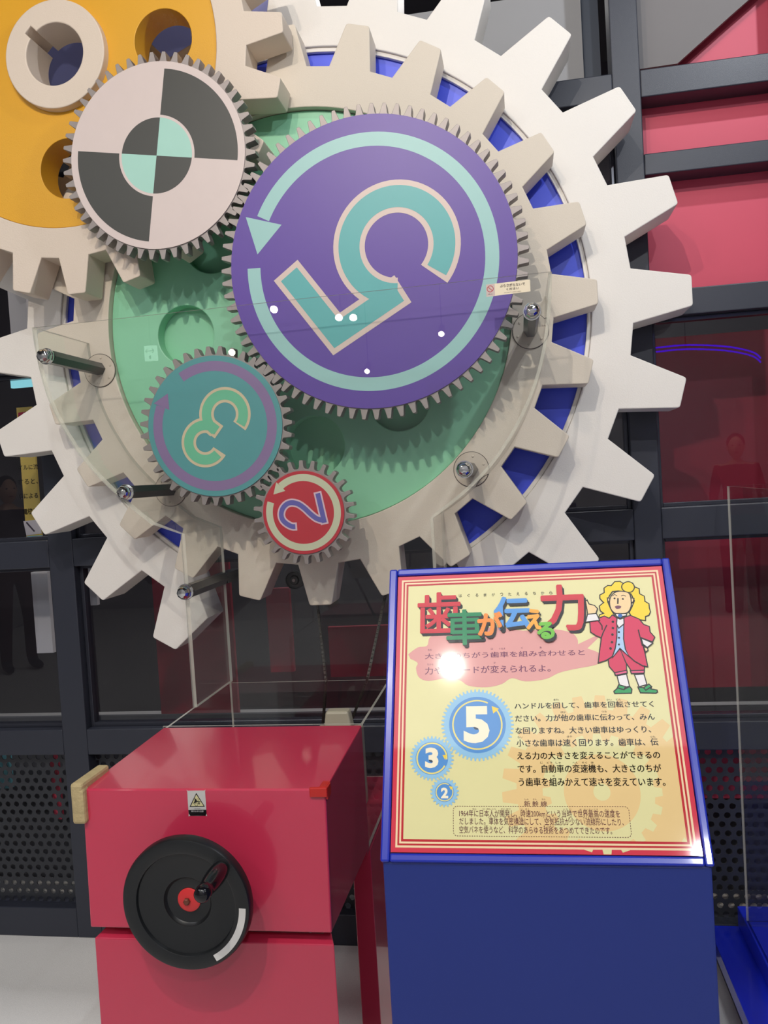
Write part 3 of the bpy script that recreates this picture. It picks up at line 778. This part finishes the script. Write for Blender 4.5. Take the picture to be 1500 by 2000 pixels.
def strand(pts, v, f):
    pts = [Vector(p) for p in pts]; L = 0; seg = 0.0127
    out = []; rem = 0
    for a, b in zip(pts[:-1], pts[1:]):
        d = (b - a); n = d.length; t = rem
        while t < n: out.append((a + d * (t / n), d.normalized())); t += seg
        rem = t - n
    for i, (p, d) in enumerate(out):
        s = d.cross(Vector((0, 1, 0))).normalized()
        for yo in ((-0.005, 0.005) if i % 2 else (-0.003, 0.003)):
            b = len(v)
            for k in range(8):
                an = 2 * PI * k / 8; u, w_ = math.cos(an), math.sin(an)
                q_ = p + d * (u * 0.0085) + s * (w_ * (0.0046 if abs(u) > .3 else 0.0034))
                v.append(q_ + Vector((0, yo - 0.0007, 0))); v.append(q_ + Vector((0, yo + 0.0007, 0)))
            f.append(tuple(b + 2 * k for k in range(8))); f.append(tuple(b + 2 * k + 1 for k in range(8))[::-1])
            for k in range(8): j = (k + 1) % 8; f.append((b + 2 * k, b + 2 * k + 1, b + 2 * j + 1, b + 2 * j))
        b = len(v)
        for yo in (-0.0065, 0.0065):
            for k in range(6):
                an = 2 * PI * k / 6; v.append(p + Vector((math.cos(an) * 0.0026, yo, math.sin(an) * 0.0026)))
        f.append(tuple(b + k for k in range(6))); f.append(tuple(b + 6 + k for k in range(6))[::-1])
        for k in range(6): j = (k + 1) % 6; f.append((b + k, b + 6 + k, b + 6 + j, b + j))
YK = 2.22
ch = thing('roller_chain', 'long steel roller chain hanging behind the gears into the clear box', 'chain', tuple(at(668, 1400, YK)))
v, f = [], []
sp = at(655, 1425, YK)
tops = at(672, 1000, YK + 0.13)
YK2 = YK
strand([at(612, 1105, 2.44), at(637, 1330, YK), Vector((sp.x - 0.036, YK, sp.z))] + [Vector((sp.x + 0.036 * math.cos(a), YK, sp.z + 0.036 * math.sin(a))) for a in [PI + PI * k / 8 for k in range(1, 8)]] + [Vector((sp.x + 0.036, YK, sp.z)), at(718, 1325, YK), at(765, 1105, 2.44)], v, f)
props(meshobj('chain_links', v, f, M_chain, ch), kind='stuff')
spk = thing('sprocket', 'small toothed chain sprocket inside the clear box', 'sprocket', tuple(sp))
plate('sprocket_body', [fine_outline(sp.x, sp.z, 0.030, 0.038, 14, 0), circ(sp.x, sp.z, 0.01, 24)], YK - 0.002, YK + 0.002, M_steel, spk, 0.0004)
lathe('sprocket_shaft', [(0.0095, -0.36), (0.0095, 0.06)], (sp.x, YK, sp.z), M_steel, spk, n=20)
M_cast = mat('cream_cast_paint', (178, 170, 150), rough=0.4, var=0.05)
bb = at(658, 1405, 2.10)
bk = thing('bearing_block', 'cream pillow block bearing carrying the shaft in the clear box', 'bearing', (bb.x, 2.12, -0.846))
zt = bb.z + 0.02
hull('block_body', [(bb.x - 0.030, 2.10, zt), (bb.x + 0.030, 2.10, zt), (bb.x + 0.038, 2.10, zt - 0.05), (bb.x - 0.038, 2.10, zt - 0.05), (bb.x - 0.030, 2.14, zt), (bb.x + 0.030, 2.14, zt), (bb.x + 0.038, 2.14, zt - 0.05), (bb.x - 0.038, 2.14, zt - 0.05)], M_cast, bk, 0.006)
box('block_foot', bb.x - 0.06, bb.x + 0.06, 2.09, 2.15, -0.850, zt - 0.048, M_cast, bk, 0.004)
idp = at(575, 1133, 2.45)
ip = thing('idler_pulley', 'dark grooved pulley behind the lowest gear teeth', 'pulley', (idp.x, 2.45, idp.z))
lathe('pulley_wheel', [(0.006, -0.006), (0.012, -0.005), (0.015, 0.0), (0.024, 0.001), (0.026, -0.004), (0.028, -0.004), (0.028, 0.012), (0.006, 0.012)], (idp.x, 2.45, idp.z), M_black, ip, n=40)
lathe('pulley_axle', [(0.005, -0.01), (0.005, 0.14)], (idp.x, 2.45, idp.z), M_steel, ip, n=12)

# ------------------------------------------------------------------ blue sign stand
kx = 0.2366
stand = thing('sign_stand', 'blue exhibit stand with a sloping colour sign in front of the gears', 'sign stand', (0, 1.33, FLOOR))
SB, ST = Vector((0, 1.20, -0.566)), Vector((0, 1.455, -0.161))
hull('stand_body', [(-kx + .003, 1.206, -0.572), (kx - .003, 1.206, -0.572), (kx + .002, 1.206, FLOOR), (-kx - .002, 1.206, FLOOR), (-kx + .003, 1.465, -0.175), (kx - .003, 1.465, -0.175), (kx - .003, 1.52, FLOOR), (-kx + .003, 1.52, FLOOR)], M_nblue, stand, 0.003)
ey = (ST - SB); HS = ey.length; ey.normalize(); nS = Vector((0, -ey.z, ey.y))
S = Print(SB - nS * 0.0, (1, 0, 0), ey, nS, rough=0.045, coat=0.0)
a, b = S.uv(776, 1125.6), S.uv(764, 1662.5); c, d = S.uv(1291.6, 1104.7), S.uv(1375, 1673)
U0, U1 = (a[0] + b[0]) / 2, (c[0] + d[0]) / 2; V0, V1 = (b[1] + d[1]) / 2, (a[1] + c[1]) / 2
def P3(u, v_, h=0.0): return SB + Vector((1, 0, 0)) * u + ey * v_ + nS * h
def slab(name, u0, u1, v0, v1, h0, h1, m, par, bev):
    return hull(name, [P3(u0, v1, h1), P3(u1, v1, h1), P3(u1, v0, h1), P3(u0, v0, h1), P3(u0, v1, h0), P3(u1, v1, h0), P3(u1, v0, h0), P3(u0, v0, h0)], m, par, bev)
M_frameb = mat('blue_frame_paint', (24, 44, 168), rough=0.3, var=0.05, scale=12, coat=0.4)
g_ = 0.0012
slab('frame_bar', -kx, U0 - g_, 0.0, HS, -0.014, 0.0, M_frameb, stand, 0.003)
slab('frame_bar', U1 + g_, kx, 0.0, HS, -0.014, 0.0, M_frameb, stand, 0.003)
slab('frame_bar', U0 - g_, U1 + g_, V1 + g_, HS, -0.014, 0.0, M_frameb, stand, 0.003)
slab('frame_bar', U0 - g_, U1 + g_, 0.0, V0 - g_, -0.014, 0.0, M_frameb, stand, 0.003)
S.o = SB + nS * (-0.003)
pan = slab('sign_panel', U0, U1, V0, V1, -0.010, -0.003, ink((206, 66, 82), 0.045), stand, 0.0)
pan['label'] = 'sloping printed sign in red, cream and yellow'
def rect(i): return [(U0 + i, V0 + i), (U1 - i, V0 + i), (U1 - i, V1 - i), (U0 + i, V1 - i)]
RD, CRM, BG = (186, 54, 62), (236, 208, 170), (220, 214, 160)
sc_ = 0.00080
i1, i2, i3, i4, i5 = 0.0068, 0.0098, 0.0125, 0.0152, 0.0185
S.poly(rect(i5), BG)
# watermark gears (kept inside the cream field)
OR = (226, 196, 140)
wcx, wcy = S.uv(1175.6, 1547)
def clampf(p): return (min(max(p[0], U0 + i5), U1 - i5), min(max(p[1], V0 + i5), V1 - i5))
pxs = (S.uv(1275, 1547)[0] - wcx) / 100
big = rounded(gear_outline(wcx, wcy, 172 * pxs, 202 * pxs, 26, 3, 5.0, 2.9), 0.001)
S.poly([clampf(p) for p in big], OR)
S.poly(gear_outline(wcx, wcy, 104 * pxs, 119 * pxs, 20, 0, 5.6, 3.6), BG)
S.poly(circ(wcx, wcy, 76 * pxs, 60), OR)
S.poly(circ(wcx, wcy, 17 * pxs, 30), BG)
S.build('background_print', pan)
for k, (ia, ib, col) in enumerate(((i1, i2, CRM), (i2, i3, RD), (i3, i4, CRM), (i4, i5, RD))):
    S.poly([rect(ia), rect(ib)[::-1]], col, bump=False)
S.layer += 1; S.build('striped_border', pan)
# speech bubble
b_ = lambda x, y: (740 + x / 2.2727, 1080 + y / 2.2727)
bub = [(130, 450), (172, 420), (214, 412), (226, 375), (275, 348), (400, 338), (520, 330), (640, 345), (760, 338), (850, 352), (880, 380), (884, 405)]
bub2 = [(925, 424), (975, 443), (990, 470), (965, 496), (870, 515), (800, 532), (740, 560), (650, 570), (590, 556), (545, 582), (480, 596), (400, 590), (360, 566), (300, 556), (220, 568), (178, 552), (165, 512), (172, 488), (140, 470)]
S.poly([b_(*p) for p in smoothpts(bub, 4) + [(1004, 348)] + smoothpts(bub2, 4)], (214, 152, 148), px=True)
S.build('speech_bubble', pan)
PT = (112, 52, 88)
def line(pr_, s, x0, x1, yt, yb, col, bold, crop, name='text_line', par=None):
    pr_.layer = 14
    for k in ((-1, 0, 1) if bold > 0.003 else (0,)):      # heavier stroke by a slight side shift
        text(pr_, s, (*crop(x0 + k * bold * 90, yb), *crop(x1 + k * bold * 90, yt)), col)
    if name: pr_.build(name, par)
line(S, '大きさのちがう歯車を組み合わせると', 205, 912, 428, 472, PT, 0.005, b_, par=pan)
line(S, '力やスピードが変えられるよ。', 205, 760, 494, 540, PT, 0.005, b_, par=pan)
BK = (22, 20, 20)
for i, ch_ in enumerate('はぐるまがつたえるちから'):
    x = 362 + i * 36.5; y = 190 - i * 1.18
    text(S, ch_, (*b_(x - 6.5, y + 7), *b_(x + 6.5, y - 7)), BK)
def ruby(lst, crop, h, ww, col):
    for s, x, y in lst: S.layer = 14; text(S, s, (*crop(x - ww * len(s) / 2, y + h / 2), *crop(x + ww * len(s) / 2, y - h / 2)), col)
ruby([('おお', 227, 431), ('は', 502, 426), ('ぐるま', 547, 425), ('く', 635, 422), ('あ', 718, 420), ('ちから', 228, 495), ('か', 514, 488)], b_, 9, 9, PT)
c_ = lambda x, y: (740 + x / 2.2727, 1330 + y / 2.2727)
ruby([('まわ', 787, 83), ('かい', 1022, 83), ('てん', 1062, 83), ('ほか', 818, 139), ('つた', 1000, 136), ('ちい', 627, 250), ('はや', 846, 247), ('つた', 1215, 248), ('じ', 722, 363), ('どう', 757, 363), ('しゃ', 796, 363), ('へん', 871, 363), ('そく', 912, 363), ('き', 947, 363), ('く', 776, 422)], c_, 9, 11, BK)
DP = (92, 44, 62)
ruby([('しん', 656, 525), ('かん', 692, 525), ('せん', 731, 525), ('ねん', 424, 568), ('に', 466, 568), ('ほん', 488, 568), ('じん', 512, 568), ('かい', 551, 568), ('はつ', 575, 568), ('じ', 635, 569), ('そく', 658, 569), ('とう', 828, 570), ('じ', 850, 570), ('せ', 895, 571), ('かい', 918, 571), ('さい', 940, 571), ('こう', 963, 571), ('そく', 1012, 573), ('ど', 1037, 573), ('しゃ', 493, 605), ('たい', 520, 605), ('き', 560, 606), ('みつ', 582, 606), ('こう', 605, 606), ('ぞう', 628, 606), ('くう', 738, 607), ('き', 760, 607), ('てい', 783, 608), ('こう', 807, 608), ('すく', 850, 608), ('りゅう', 920, 609), ('せん', 946, 609), ('けい', 968, 609), ('つか', 475, 643), ('か', 583, 644), ('がく', 607, 644), ('ぎ', 735, 645), ('じゅつ', 762, 645)], c_, 7, 8.5, DP)
props(S.build('ruby_text', pan), kind='stuff')
for s, x0, x1, yt, yb in (('ハンドルを回して、歯車を回転させてく', 603, 1217, 88, 125), ('ださい。力が他の歯車に伝わって、みん', 606, 1222, 143, 181), ('な回りますね。大きい歯車はゆっくり、', 608, 1205, 199, 236), ('小さな歯車は速く回ります。歯車は、伝', 612, 1237, 254, 292), ('える力の大きさを変えることができるの', 615, 1245, 311, 349), ('です。自動車の変速機も、大きさのちが', 617, 1250, 369, 408), ('う歯車を組みかえて速さを変えています。', 622, 1268, 428, 467)):
    line(S, s, x0, x1, yt, yb, BK, 0.007, c_, par=pan)
for s, x0, x1, yt, yb in (('新 幹 線', 645, 745, 533, 557), ('1964年に日本人が開発し、時速200kmという当時で世界最高の速度を', 357, 1068, 574, 603), ('だしました。車体を気密構造にして、空気抵抗が少ない流線形にしたり、', 357, 1085, 610, 638), ('空気バネを使うなど、科学のあらゆる技術をあつめてできたのです。', 357, 1033, 648, 676)):
    line(S, s, x0, x1, yt, yb, DP, 0.002, c_, par=pan)
# dotted box
u0, v0 = S.uv(*c_(331, 688)); u1, v1 = S.uv(*c_(1108, 558))
per = []
rr_ = 0.006
for (cx_, cy_, a_) in ((u1 - rr_, v0 + rr_, -90), (u1 - rr_, v1 - rr_, 0), (u0 + rr_, v1 - rr_, 90), (u0 + rr_, v0 + rr_, 180)): per += arcpts(rr_, a_, a_ + 90, 6, (cx_, cy_))
per.append(per[0]); per = [Vector(p) for p in per]
L = 0; dash = 0.0036
for a, b in zip(per[:-1], per[1:]):
    d = b - a; n = d.length; t = 0
    while t < n:
        ph_ = (L + t) % dash; st = min(dash * 0.55 - ph_ if ph_ < dash * 0.55 else dash - ph_, n - t); st = max(st, 1e-5)
        if ph_ < dash * 0.55: S.ribbon([a + d * (t / n), a + d * ((t + st) / n)], 0.0008, DP, bump=False)
        t += st
    L += n
S.build('dotted_outline', pan)
# blue gears on the sign
s_c = lambda x, y: (740 + x / 4.412, 1340 + y / 4.412)
def blue_gear(cxp, cyp, rt, rr0, rdisc, rring, nt, dig, dbox, gap, tip):
    c = S.uv(*s_c(cxp, cyp)); k = (S.uv(*s_c(cxp + 100, cyp))[0] - c[0]) / 100
    S.poly(fine_outline(c[0], c[1], rr0 * k, rt * k, nt, 0.1), (146, 192, 222))
    S.poly(circ(c[0], c[1], rdisc * k, 60), (92, 146, 206))
    S.ribbon(arcpts(rring * k, gap[0], gap[1], 60, c), 13 * k if rring > 100 else 9 * k, (228, 214, 128))
    S.poly([s_c(*p) for p in tip], (236, 206, 84), px=True)
    if rring > 100: S.poly(circ(c[0] - 2 * k, c[1] - 12 * k, 34 * k if rring > 150 else 24 * k, 24), (70, 84, 100))
    text(S, dig, (*s_c(dbox[0], dbox[3]), *s_c(dbox[2], dbox[1])), (240, 232, 206), bold=0.045)
blue_gear(848, 332, 314, 288, 245, 211, 54, '5', (732, 172, 948, 494), (63, 403), [(972, 172), (1036, 196), (985, 238)])
blue_gear(457, 622, 190, 168, 140, 128, 34, '3', (398, 530, 514, 708), (-5, 365 - 35), [(548, 596), (586, 592), (572, 638)])
blue_gear(566, 915, 124, 106, 82, 72, 22, '2', (536, 876, 598, 968), (60, 398), [(604, 862), (640, 870), (622, 896)])
S.build('small_gear_picture', pan)
# title characters with drop shadows
RDT, GRT, ORT, BLT, LGT = (200, 50, 62), (34, 132, 84), (232, 138, 56), (84, 148, 216), (110, 186, 62)
TT = [('歯', 170, 172, 362, 368, RDT), ('力', 720, 138, 905, 352, RDT), ('車', 300, 250, 462, 413, GRT), ('伝', 512, 192, 668, 345, BLT), ('が', 438, 262, 548, 372, ORT), ('え', 655, 250, 728, 345, (236, 166, 60)), ('る', 703, 308, 778, 388, LGT)]
S.layer = 14
for s, x0, y0, x1, y1, col in TT:
    bw = 3.0 if s in '歯車' else 4.5          # stroke thickening in crop pixels
    sh = [(bw * math.cos(k * PI / 4), bw * math.sin(k * PI / 4)) for k in range(8)] + [(0, 0)]
    for k in (1, 3):
        for dx, dy in sh[::2]: text(S, s, (*b_(x0 + bw + dx + 3 * k, y1 - bw + dy + 4 * k), *b_(x1 - bw + dx + 3 * k, y0 + bw + dy + 4 * k)), (24, 20, 22))
    for dx, dy in sh: text(S, s, (*b_(x0 + bw + dx, y1 - bw + dy), *b_(x1 - bw + dx, y0 + bw + dy)), col)
    S.build('title_character', pan)
# cartoon figure
S.layer = 14
f_ = lambda x, y: (1060 + x / 4.412, 1090 + y / 4.412)
OL = 0.0017
def toon(pts, col, closed=True, sm=False, wd=OL, outline=True):
    p = smoothpts(pts, 5, closed) if sm else pts
    p = [f_(*a) for a in p]
    if col is not None: S.poly(p, col, px=True)
    if outline: S.ribbon(p, wd, (24, 18, 18), px=True, closed=closed)
YL, SK, CO, WH, BV, GS = (232, 204, 46), (232, 202, 152), (204, 50, 86), (226, 222, 222), (166, 196, 228), (38, 150, 84)
# legs
toon([(640, 1015), (722, 1000), (748, 1105), (668, 1122)], WH); toon([(790, 1005), (872, 1000), (898, 1090), (830, 1110)], WH)
toon([(612, 1150), (640, 1125), (655, 1092), (712, 1108), (706, 1130), (750, 1108), (768, 1130), (764, 1165), (620, 1168)], GS)
toon([(820, 1112), (868, 1118), (915, 1086), (938, 1108), (930, 1128), (985, 1138), (990, 1155), (975, 1165), (842, 1162)], GS)
toon([(655, 1092), (712, 1108), (700, 1135), (645, 1120)], GS); toon([(868, 1118), (915, 1086), (938, 1108), (888, 1140)], GS)
toon([(560, 850), (665, 780), (720, 900), (722, 965), (728, 990), (625, 1010), (615, 985), (572, 935)], CO)
toon([(665, 780), (745, 850), (872, 915), (878, 945), (872, 975), (765, 985), (755, 960), (715, 900)], CO)
toon([(618, 990), (725, 968), (728, 992), (628, 1012)], (220, 90, 130)); toon([(755, 972), (876, 968), (874, 992), (764, 996)], (220, 90, 130))
# hair
toon([(690, 290), (648, 285), (600, 290), (572, 330), (560, 380), (585, 440), (620, 500), (560, 520), (520, 505), (480, 520), (490, 490), (525, 478), (495, 455), (488, 415), (525, 385), (492, 350), (492, 320), (530, 300), (528, 260), (560, 238), (590, 240), (620, 205), (665, 202), (695, 222), (730, 205), (775, 218), (790, 250), (830, 265), (835, 310), (875, 330), (880, 375), (915, 395), (918, 430), (928, 465), (915, 495), (885, 505), (885, 540), (850, 535), (800, 525), (760, 500), (745, 470), (770, 420), (790, 370), (760, 310)], YL)
toon([(690, 225), (735, 205), (775, 222), (790, 255), (770, 290), (730, 298), (695, 280), (680, 255)], YL, sm=True)
# face and ears
toon([(582, 350), (556, 345), (560, 372), (582, 385)], SK); toon([(760, 345), (786, 350), (780, 378), (758, 392)], SK)
toon([(612, 305), (668, 288), (745, 308), (762, 400), (742, 460), (700, 482), (640, 484), (596, 455), (576, 400), (582, 345)], SK, sm=True)
for p in ((618, 350), (690, 355)): S.poly(circ(*S.uv(*f_(*p)), 0.0016, 12), (24, 18, 18))
S.ribbon([f_(648, 348), f_(646, 398)], 0.0024, (24, 18, 18), px=True)
S.ribbon([f_(*p) for p in smoothpts([(598, 330), (618, 318), (640, 328)], 4)], 0.001, (24, 18, 18), px=True); S.ribbon([f_(*p) for p in smoothpts([(675, 330), (695, 322), (716, 332)], 4)], 0.001, (24, 18, 18), px=True)
toon([(622, 420), (650, 412), (676, 420), (664, 436), (636, 440)], (112, 62, 84), sm=True, outline=False)
# coat
toon([(405, 548), (485, 520), (530, 502), (572, 522), (600, 492), (640, 520), (640, 640), (630, 760), (600, 850), (545, 885), (478, 906), (490, 800), (505, 690), (460, 672), (412, 640)], CO)
toon([(700, 515), (755, 497), (830, 528), (870, 575), (918, 592), (925, 640), (965, 685), (945, 725), (850, 690), (880, 820), (905, 940), (860, 930), (790, 890), (735, 840), (700, 760), (692, 640)], CO)
toon([(640, 560), (698, 560), (696, 700), (712, 790), (742, 850), (665, 780), (602, 858), (625, 780), (638, 690)], BV)
toon([(640, 520), (665, 530), (698, 520), (700, 570), (655, 608), (635, 570)], WH)
toon([(622, 482), (720, 482), (722, 500), (690, 505), (665, 520), (635, 505)], WH); S.poly(circ(*S.uv(*f_(667, 500)), 0.0034, 14), (40, 96, 170))
for y in (640, 690, 748): S.poly(circ(*S.uv(*f_(656, y)), 0.0017, 10), (24, 18, 18))
for x, y in ((604, 552), (604, 606), (600, 662), (596, 728), (584, 782)): S.poly(circ(*S.uv(*f_(x, y)), 0.002, 10), (24, 18, 18))
S.ribbon([f_(480, 545), f_(510, 585), f_(512, 622)], OL, (24, 18, 18), px=True); S.ribbon([f_(552, 580), f_(522, 640), f_(500, 700)], OL, (24, 18, 18), px=True)
S.ribbon([f_(822, 620), f_(840, 690), f_(858, 760)], OL, (24, 18, 18), px=True)
toon([(368, 375), (382, 365), (398, 400), (445, 412), (472, 440), (462, 470), (452, 490), (388, 488)], SK)
toon([(386, 488), (462, 482), (490, 540), (368, 556)], WH)
toon([(848, 695), (948, 736), (900, 775), (862, 745)], WH); toon([(868, 768), (900, 780), (908, 798), (885, 815)], SK)
S.build('cartoon_figure', pan)

# ------------------------------------------------------------------ blue platform with clear screen at the right
plt = thing('display_platform', 'bright blue low display platform at the right edge', 'platform', (1.0, 2.2, FLOOR))
M_pblue = mat('bright_blue_paint', (20, 44, 210), rough=0.25, var=0.03, coat=0.4)
box('border_ledge', 0.482, 2.2, 1.3, 2.585, -1.445, -1.400, M_pblue, plt, 0.002)
box('deck', 0.567, 2.12, 1.38, 2.585, -1.400, -1.338, M_pblue, plt, 0.003)
box('plinth_base', 0.50, 2.17, 1.32, 2.58, FLOOR, -1.445, M_frame, plt)
scr = thing('acrylic_screen', 'clear acrylic screen standing on the blue platform at the right edge', 'screen', (0.57, 2.0, -1.338))
clearbox('screen_side', 0.572, 0.578, 1.4, 2.50, -1.338, -0.082, scr)
clearbox('screen_back', 0.578, 2.1, 2.494, 2.50, -1.338, -0.082, scr)

# ------------------------------------------------------------------ lamps of the hall
M_lens = mat('lamp_lens_warm', (255, 236, 205), emit=25.0, var=0)
def spotlamp(loc, tgt, m, wh):
    d = (Vector(tgt) - Vector(loc)).normalized()
    t = thing('ceiling_spotlight', 'black ceiling spotlight ' + wh, 'spotlight', tuple(loc), 'hall spotlights')
    c = Vector(loc) - d * 0.03
    tube('lamp_can', [c - d * 0.16, c - d * 0.02, c], [0.045, 0.055, 0.055], M_black, t, 20)
    tube('lamp_lens', [c + d * 0.001, c + d * 0.004], [0.05, 0.05], m, t, 20)
    tube('lamp_stem', [c - d * 0.1, Vector((c.x - d.x * 0.1, c.y - d.y * 0.1, 2.45))], [0.008, 0.008], M_black, t, 8)
for (a, b, e, c, s, an), wh in zip(SPOTS, ('whose warm glare falls on the sign text', 'whose white glare falls on the lower right sign corner', 'casting the pink sheen on top of the purple disc', 'above the white gear, lighting its right side', 'far left behind the viewer, aimed at the gears')): spotlamp(a, b, M_lens, wh)
def mirror_at(x, y, Yp, dist):
    """point of the hall whose mirror image in a pane at depth Yp lies on the ray of a pixel, dist behind it"""
    p = at(x, y, Yp + dist); return Vector((p.x, 2 * Yp - p.y, p.z))
M_down = mat('downlight_lens', (255, 244, 226), emit=55.0, var=0)
DL = ((535, 604, 4.6, 0.032, 'upper left on the purple disc'), (862, 652, 5.6, 0.026, 'right on the purple disc'), (717, 725, 5.6, 0.024, 'low on the purple disc'),
      (453, 688, 5.0, 0.03, 'at the top teeth of the teal gear'), (662, 620, 4.6, 0.030, 'left of the bright pair on the 5'), (690, 620, 4.6, 0.030, 'right of the bright pair on the 5'))
for (x, y, dist, r, wh) in DL:
    p = mirror_at(x, y, YP, dist)
    t = thing('downlight', 'hall downlight mirrored in the guard ' + wh, 'downlight', tuple(p), 'hall downlights')
    tube('lens', [p, p + Vector((0, 0.004, -0.003))], [r, r], M_down, t, 20)
    tube('can', [p + Vector((0, -0.10, 0.075)), p + Vector((0, -0.001, 0.0008))], [r * 1.1, r * 1.15], M_black, t, 20)
    tube('stem', [p + Vector((0, -0.08, 0.06)), Vector((p.x, p.y - 0.08, 2.45))], [0.006, 0.006], M_black, t, 6)
# blue light rings that the right pane mirrors
M_led = mat('blue_led', (40, 20, 255), emit=9.0, var=0)
YQ = YW + 0.052
ringt = thing('blue_light_ring', 'pair of curved blue light tubes hung in the hall behind the viewer', 'light', tuple(mirror_at(1400, 680, YQ, 4.6)))
for k, dz in enumerate((0, 8)):
    pts = [mirror_at(x, y + dz, YQ, 4.6) for x, y in smoothpts([(1230, 680), (1283, 679), (1320, 675), (1360, 674), (1410, 676), (1450, 682), (1475, 690), (1486, 700)], 4)]
    tube('tube', pts, [0.007] * len(pts), M_led, ringt, 8)
    tube('hanger', [pts[10], Vector((pts[10].x, pts[10].y, 2.45))], [0.003, 0.003], M_black, ringt, 6)
# green exit sign mirrored by the guard
p0 = mirror_at(281, 676, YP, 4.4); p1 = mirror_at(305, 703, YP, 4.4)
t = thing('exit_sign', 'small lit exit sign with green arrows behind the viewer', 'sign', tuple((p0 + p1) / 2))
xa, xb, za, zb_ = min(p0.x, p1.x), max(p0.x, p1.x), min(p0.z, p1.z), max(p0.z, p1.z)
box('sign_box', xa, xb, p0.y - 0.04, p0.y, za, zb_, mat('exit_sign_glow', (205, 240, 225), emit=5.0, var=0), t)
pr = Print((xa, p0.y, za), (1, 0, 0), (0, 0, 1), (0, 1, 0), step=0.001)
ww, hh = xb - xa, zb_ - za
GE = mat('exit_green', (20, 110, 70), var=0)
pr.ribbon([(ww * .2, hh * .64), (ww * .8, hh * .64)], hh * .05, GE)
for s_ in (-1, 1): pr.ribbon([(ww * (.5 + s_ * .22), hh * .78), (ww * (.5 + s_ * .36), hh * .64), (ww * (.5 + s_ * .22), hh * .5)], hh * .05, GE)
pr.build('sign_arrow', t)
pr.poly([(ww * .42, hh * .1), (ww * .58, hh * .1), (ww * .58, hh * .32), (ww * .42, hh * .32)], GE)
pr.build('sign_block', t)
tube('hanger', [Vector(((xa + xb) / 2, p0.y - 0.02, zb_)), Vector(((xa + xb) / 2, p0.y - 0.02, 2.45))], [0.005, 0.005], M_black, t, 6)

# ------------------------------------------------------------------ visitors behind the viewer, seen mirrored in the panes
def visitor(loc, face, label, top, legs, hair):
    t = thing('person', label, 'person', tuple(loc))
    J = [((0, 0, .93), .13), ((0, 0, 1.12), .125), ((0, 0, 1.33), .15), ((0, 0, 1.44), .07), ((0, .01, 1.50), .055)]
    E = [(0, 1), (1, 2), (2, 3), (3, 4)]
    M = 'TTTTT'
    for sx in (-1, 1):
        b = len(J)
        J += [((sx * .17, 0, 1.39), .065), ((sx * .22, -.02, 1.12), .045), ((sx * .22, .06, .88), .034), ((sx * .22, .09, .80), .038)]
        E += [(2, b), (b, b + 1), (b + 1, b + 2), (b + 2, b + 3)]
        b = len(J)
        J += [((sx * .10, 0, .86), .105), ((sx * .11, .03, .48), .068), ((sx * .11, -.01, .12), .05), ((sx * .115, .0, .05), .048), ((sx * .13, .16, .035), .036)]
        E += [(0, b), (b, b + 1), (b + 1, b + 2), (b + 2, b + 3), (b + 3, b + 4)]
    me = bpy.data.meshes.new('body'); me.from_pydata([j[0] for j in J], E, [])
    o = bpy.data.objects.new('body', me); C.objects.link(o)
    o.modifiers.new('skin', 'SKIN'); o.modifiers.new('sub', 'SUBSURF').levels = 2
    for i, j in enumerate(J):
        me.skin_vertices[0].data[i].radius = (j[1], j[1] * (0.72 if i < 3 else 1.0)); me.skin_vertices[0].data[i].use_root = (i == 0)
    dg = bpy.context.evaluated_depsgraph_get()
    m2 = bpy.data.meshes.new_from_object(o.evaluated_get(dg)); bpy.data.objects.remove(o)
    ms = [mat('cloth_%d_%d_%d' % top, top, rough=0.9), mat('cloth_%d_%d_%d' % legs, legs, rough=0.9), mat('skin', (214, 170, 142), rough=0.6), mat('shoe', (34, 38, 48), rough=0.5)]
    m2.materials.clear()
    for m in ms: m2.materials.append(m)
    for p in m2.polygons:
        c = p.center; p.use_smooth = True
        p.material_index = 3 if c.z < .10 else (2 if (c.z > 1.43 or (abs(c.x) > .18 and c.z < .90)) else (1 if c.z < .97 else 0))
    rot = Matrix.Rotation(face, 4, 'Z'); mw = Matrix.Translation(Vector(loc)) @ rot
    def put(me_, name):
        me_.transform(mw); ob = bpy.data.objects.new(name, me_); C.objects.link(ob); return adopt(ob, t)
    put(m2, 'body')
    def ball(name, c, r, m, nose=False):
        bm = bmesh.new(); bmesh.ops.create_uvsphere(bm, u_segments=20, v_segments=14, radius=1)
        for v_ in bm.verts: v_.co = Vector((v_.co.x * r[0] + c[0], v_.co.y * r[1] + c[1], v_.co.z * r[2] + c[2]))
        me_ = bpy.data.meshes.new(name); bm.to_mesh(me_); bm.free(); me_.materials.append(m)
        for p in me_.polygons: p.use_smooth = True
        put(me_, name)
    ball('head', (0, .02, 1.60), (.075, .092, .115), ms[2]); ball('nose', (0, .112, 1.59), (.012, .016, .018), ms[2])
    for sx in (-1, 1): ball('eye', (sx * .03, .10, 1.615), (.010, .008, .007), mat('eye', (30, 24, 22), rough=0.2)); ball('ear', (sx * .076, .01, 1.60), (.01, .02, .03), ms[2])
    ball('mouth', (0, .105, 1.545), (.022, .008, .006), mat('lip', (150, 70, 70), rough=0.5))
    ball('hair', (0, -.005, 1.635), (.085, .092, .10), mat('hair_%d' % hair[0], hair, rough=0.7))
pv = at(40, 1300, 6.8)
visitor((pv.x, 2 * YQ - 6.8, FLOOR), -0.9, 'visitor in dark trousers mirrored in the lower left pane', (60, 50, 58), (70, 24, 34), (30, 24, 20))
pv = at(1438, 900, 8.6)
visitor((pv.x, 2 * YQ - 8.6, FLOOR), 0.2, 'visitor in a dark red top mirrored in the right hand pane', (130, 30, 44), (40, 40, 52), (24, 20, 18))
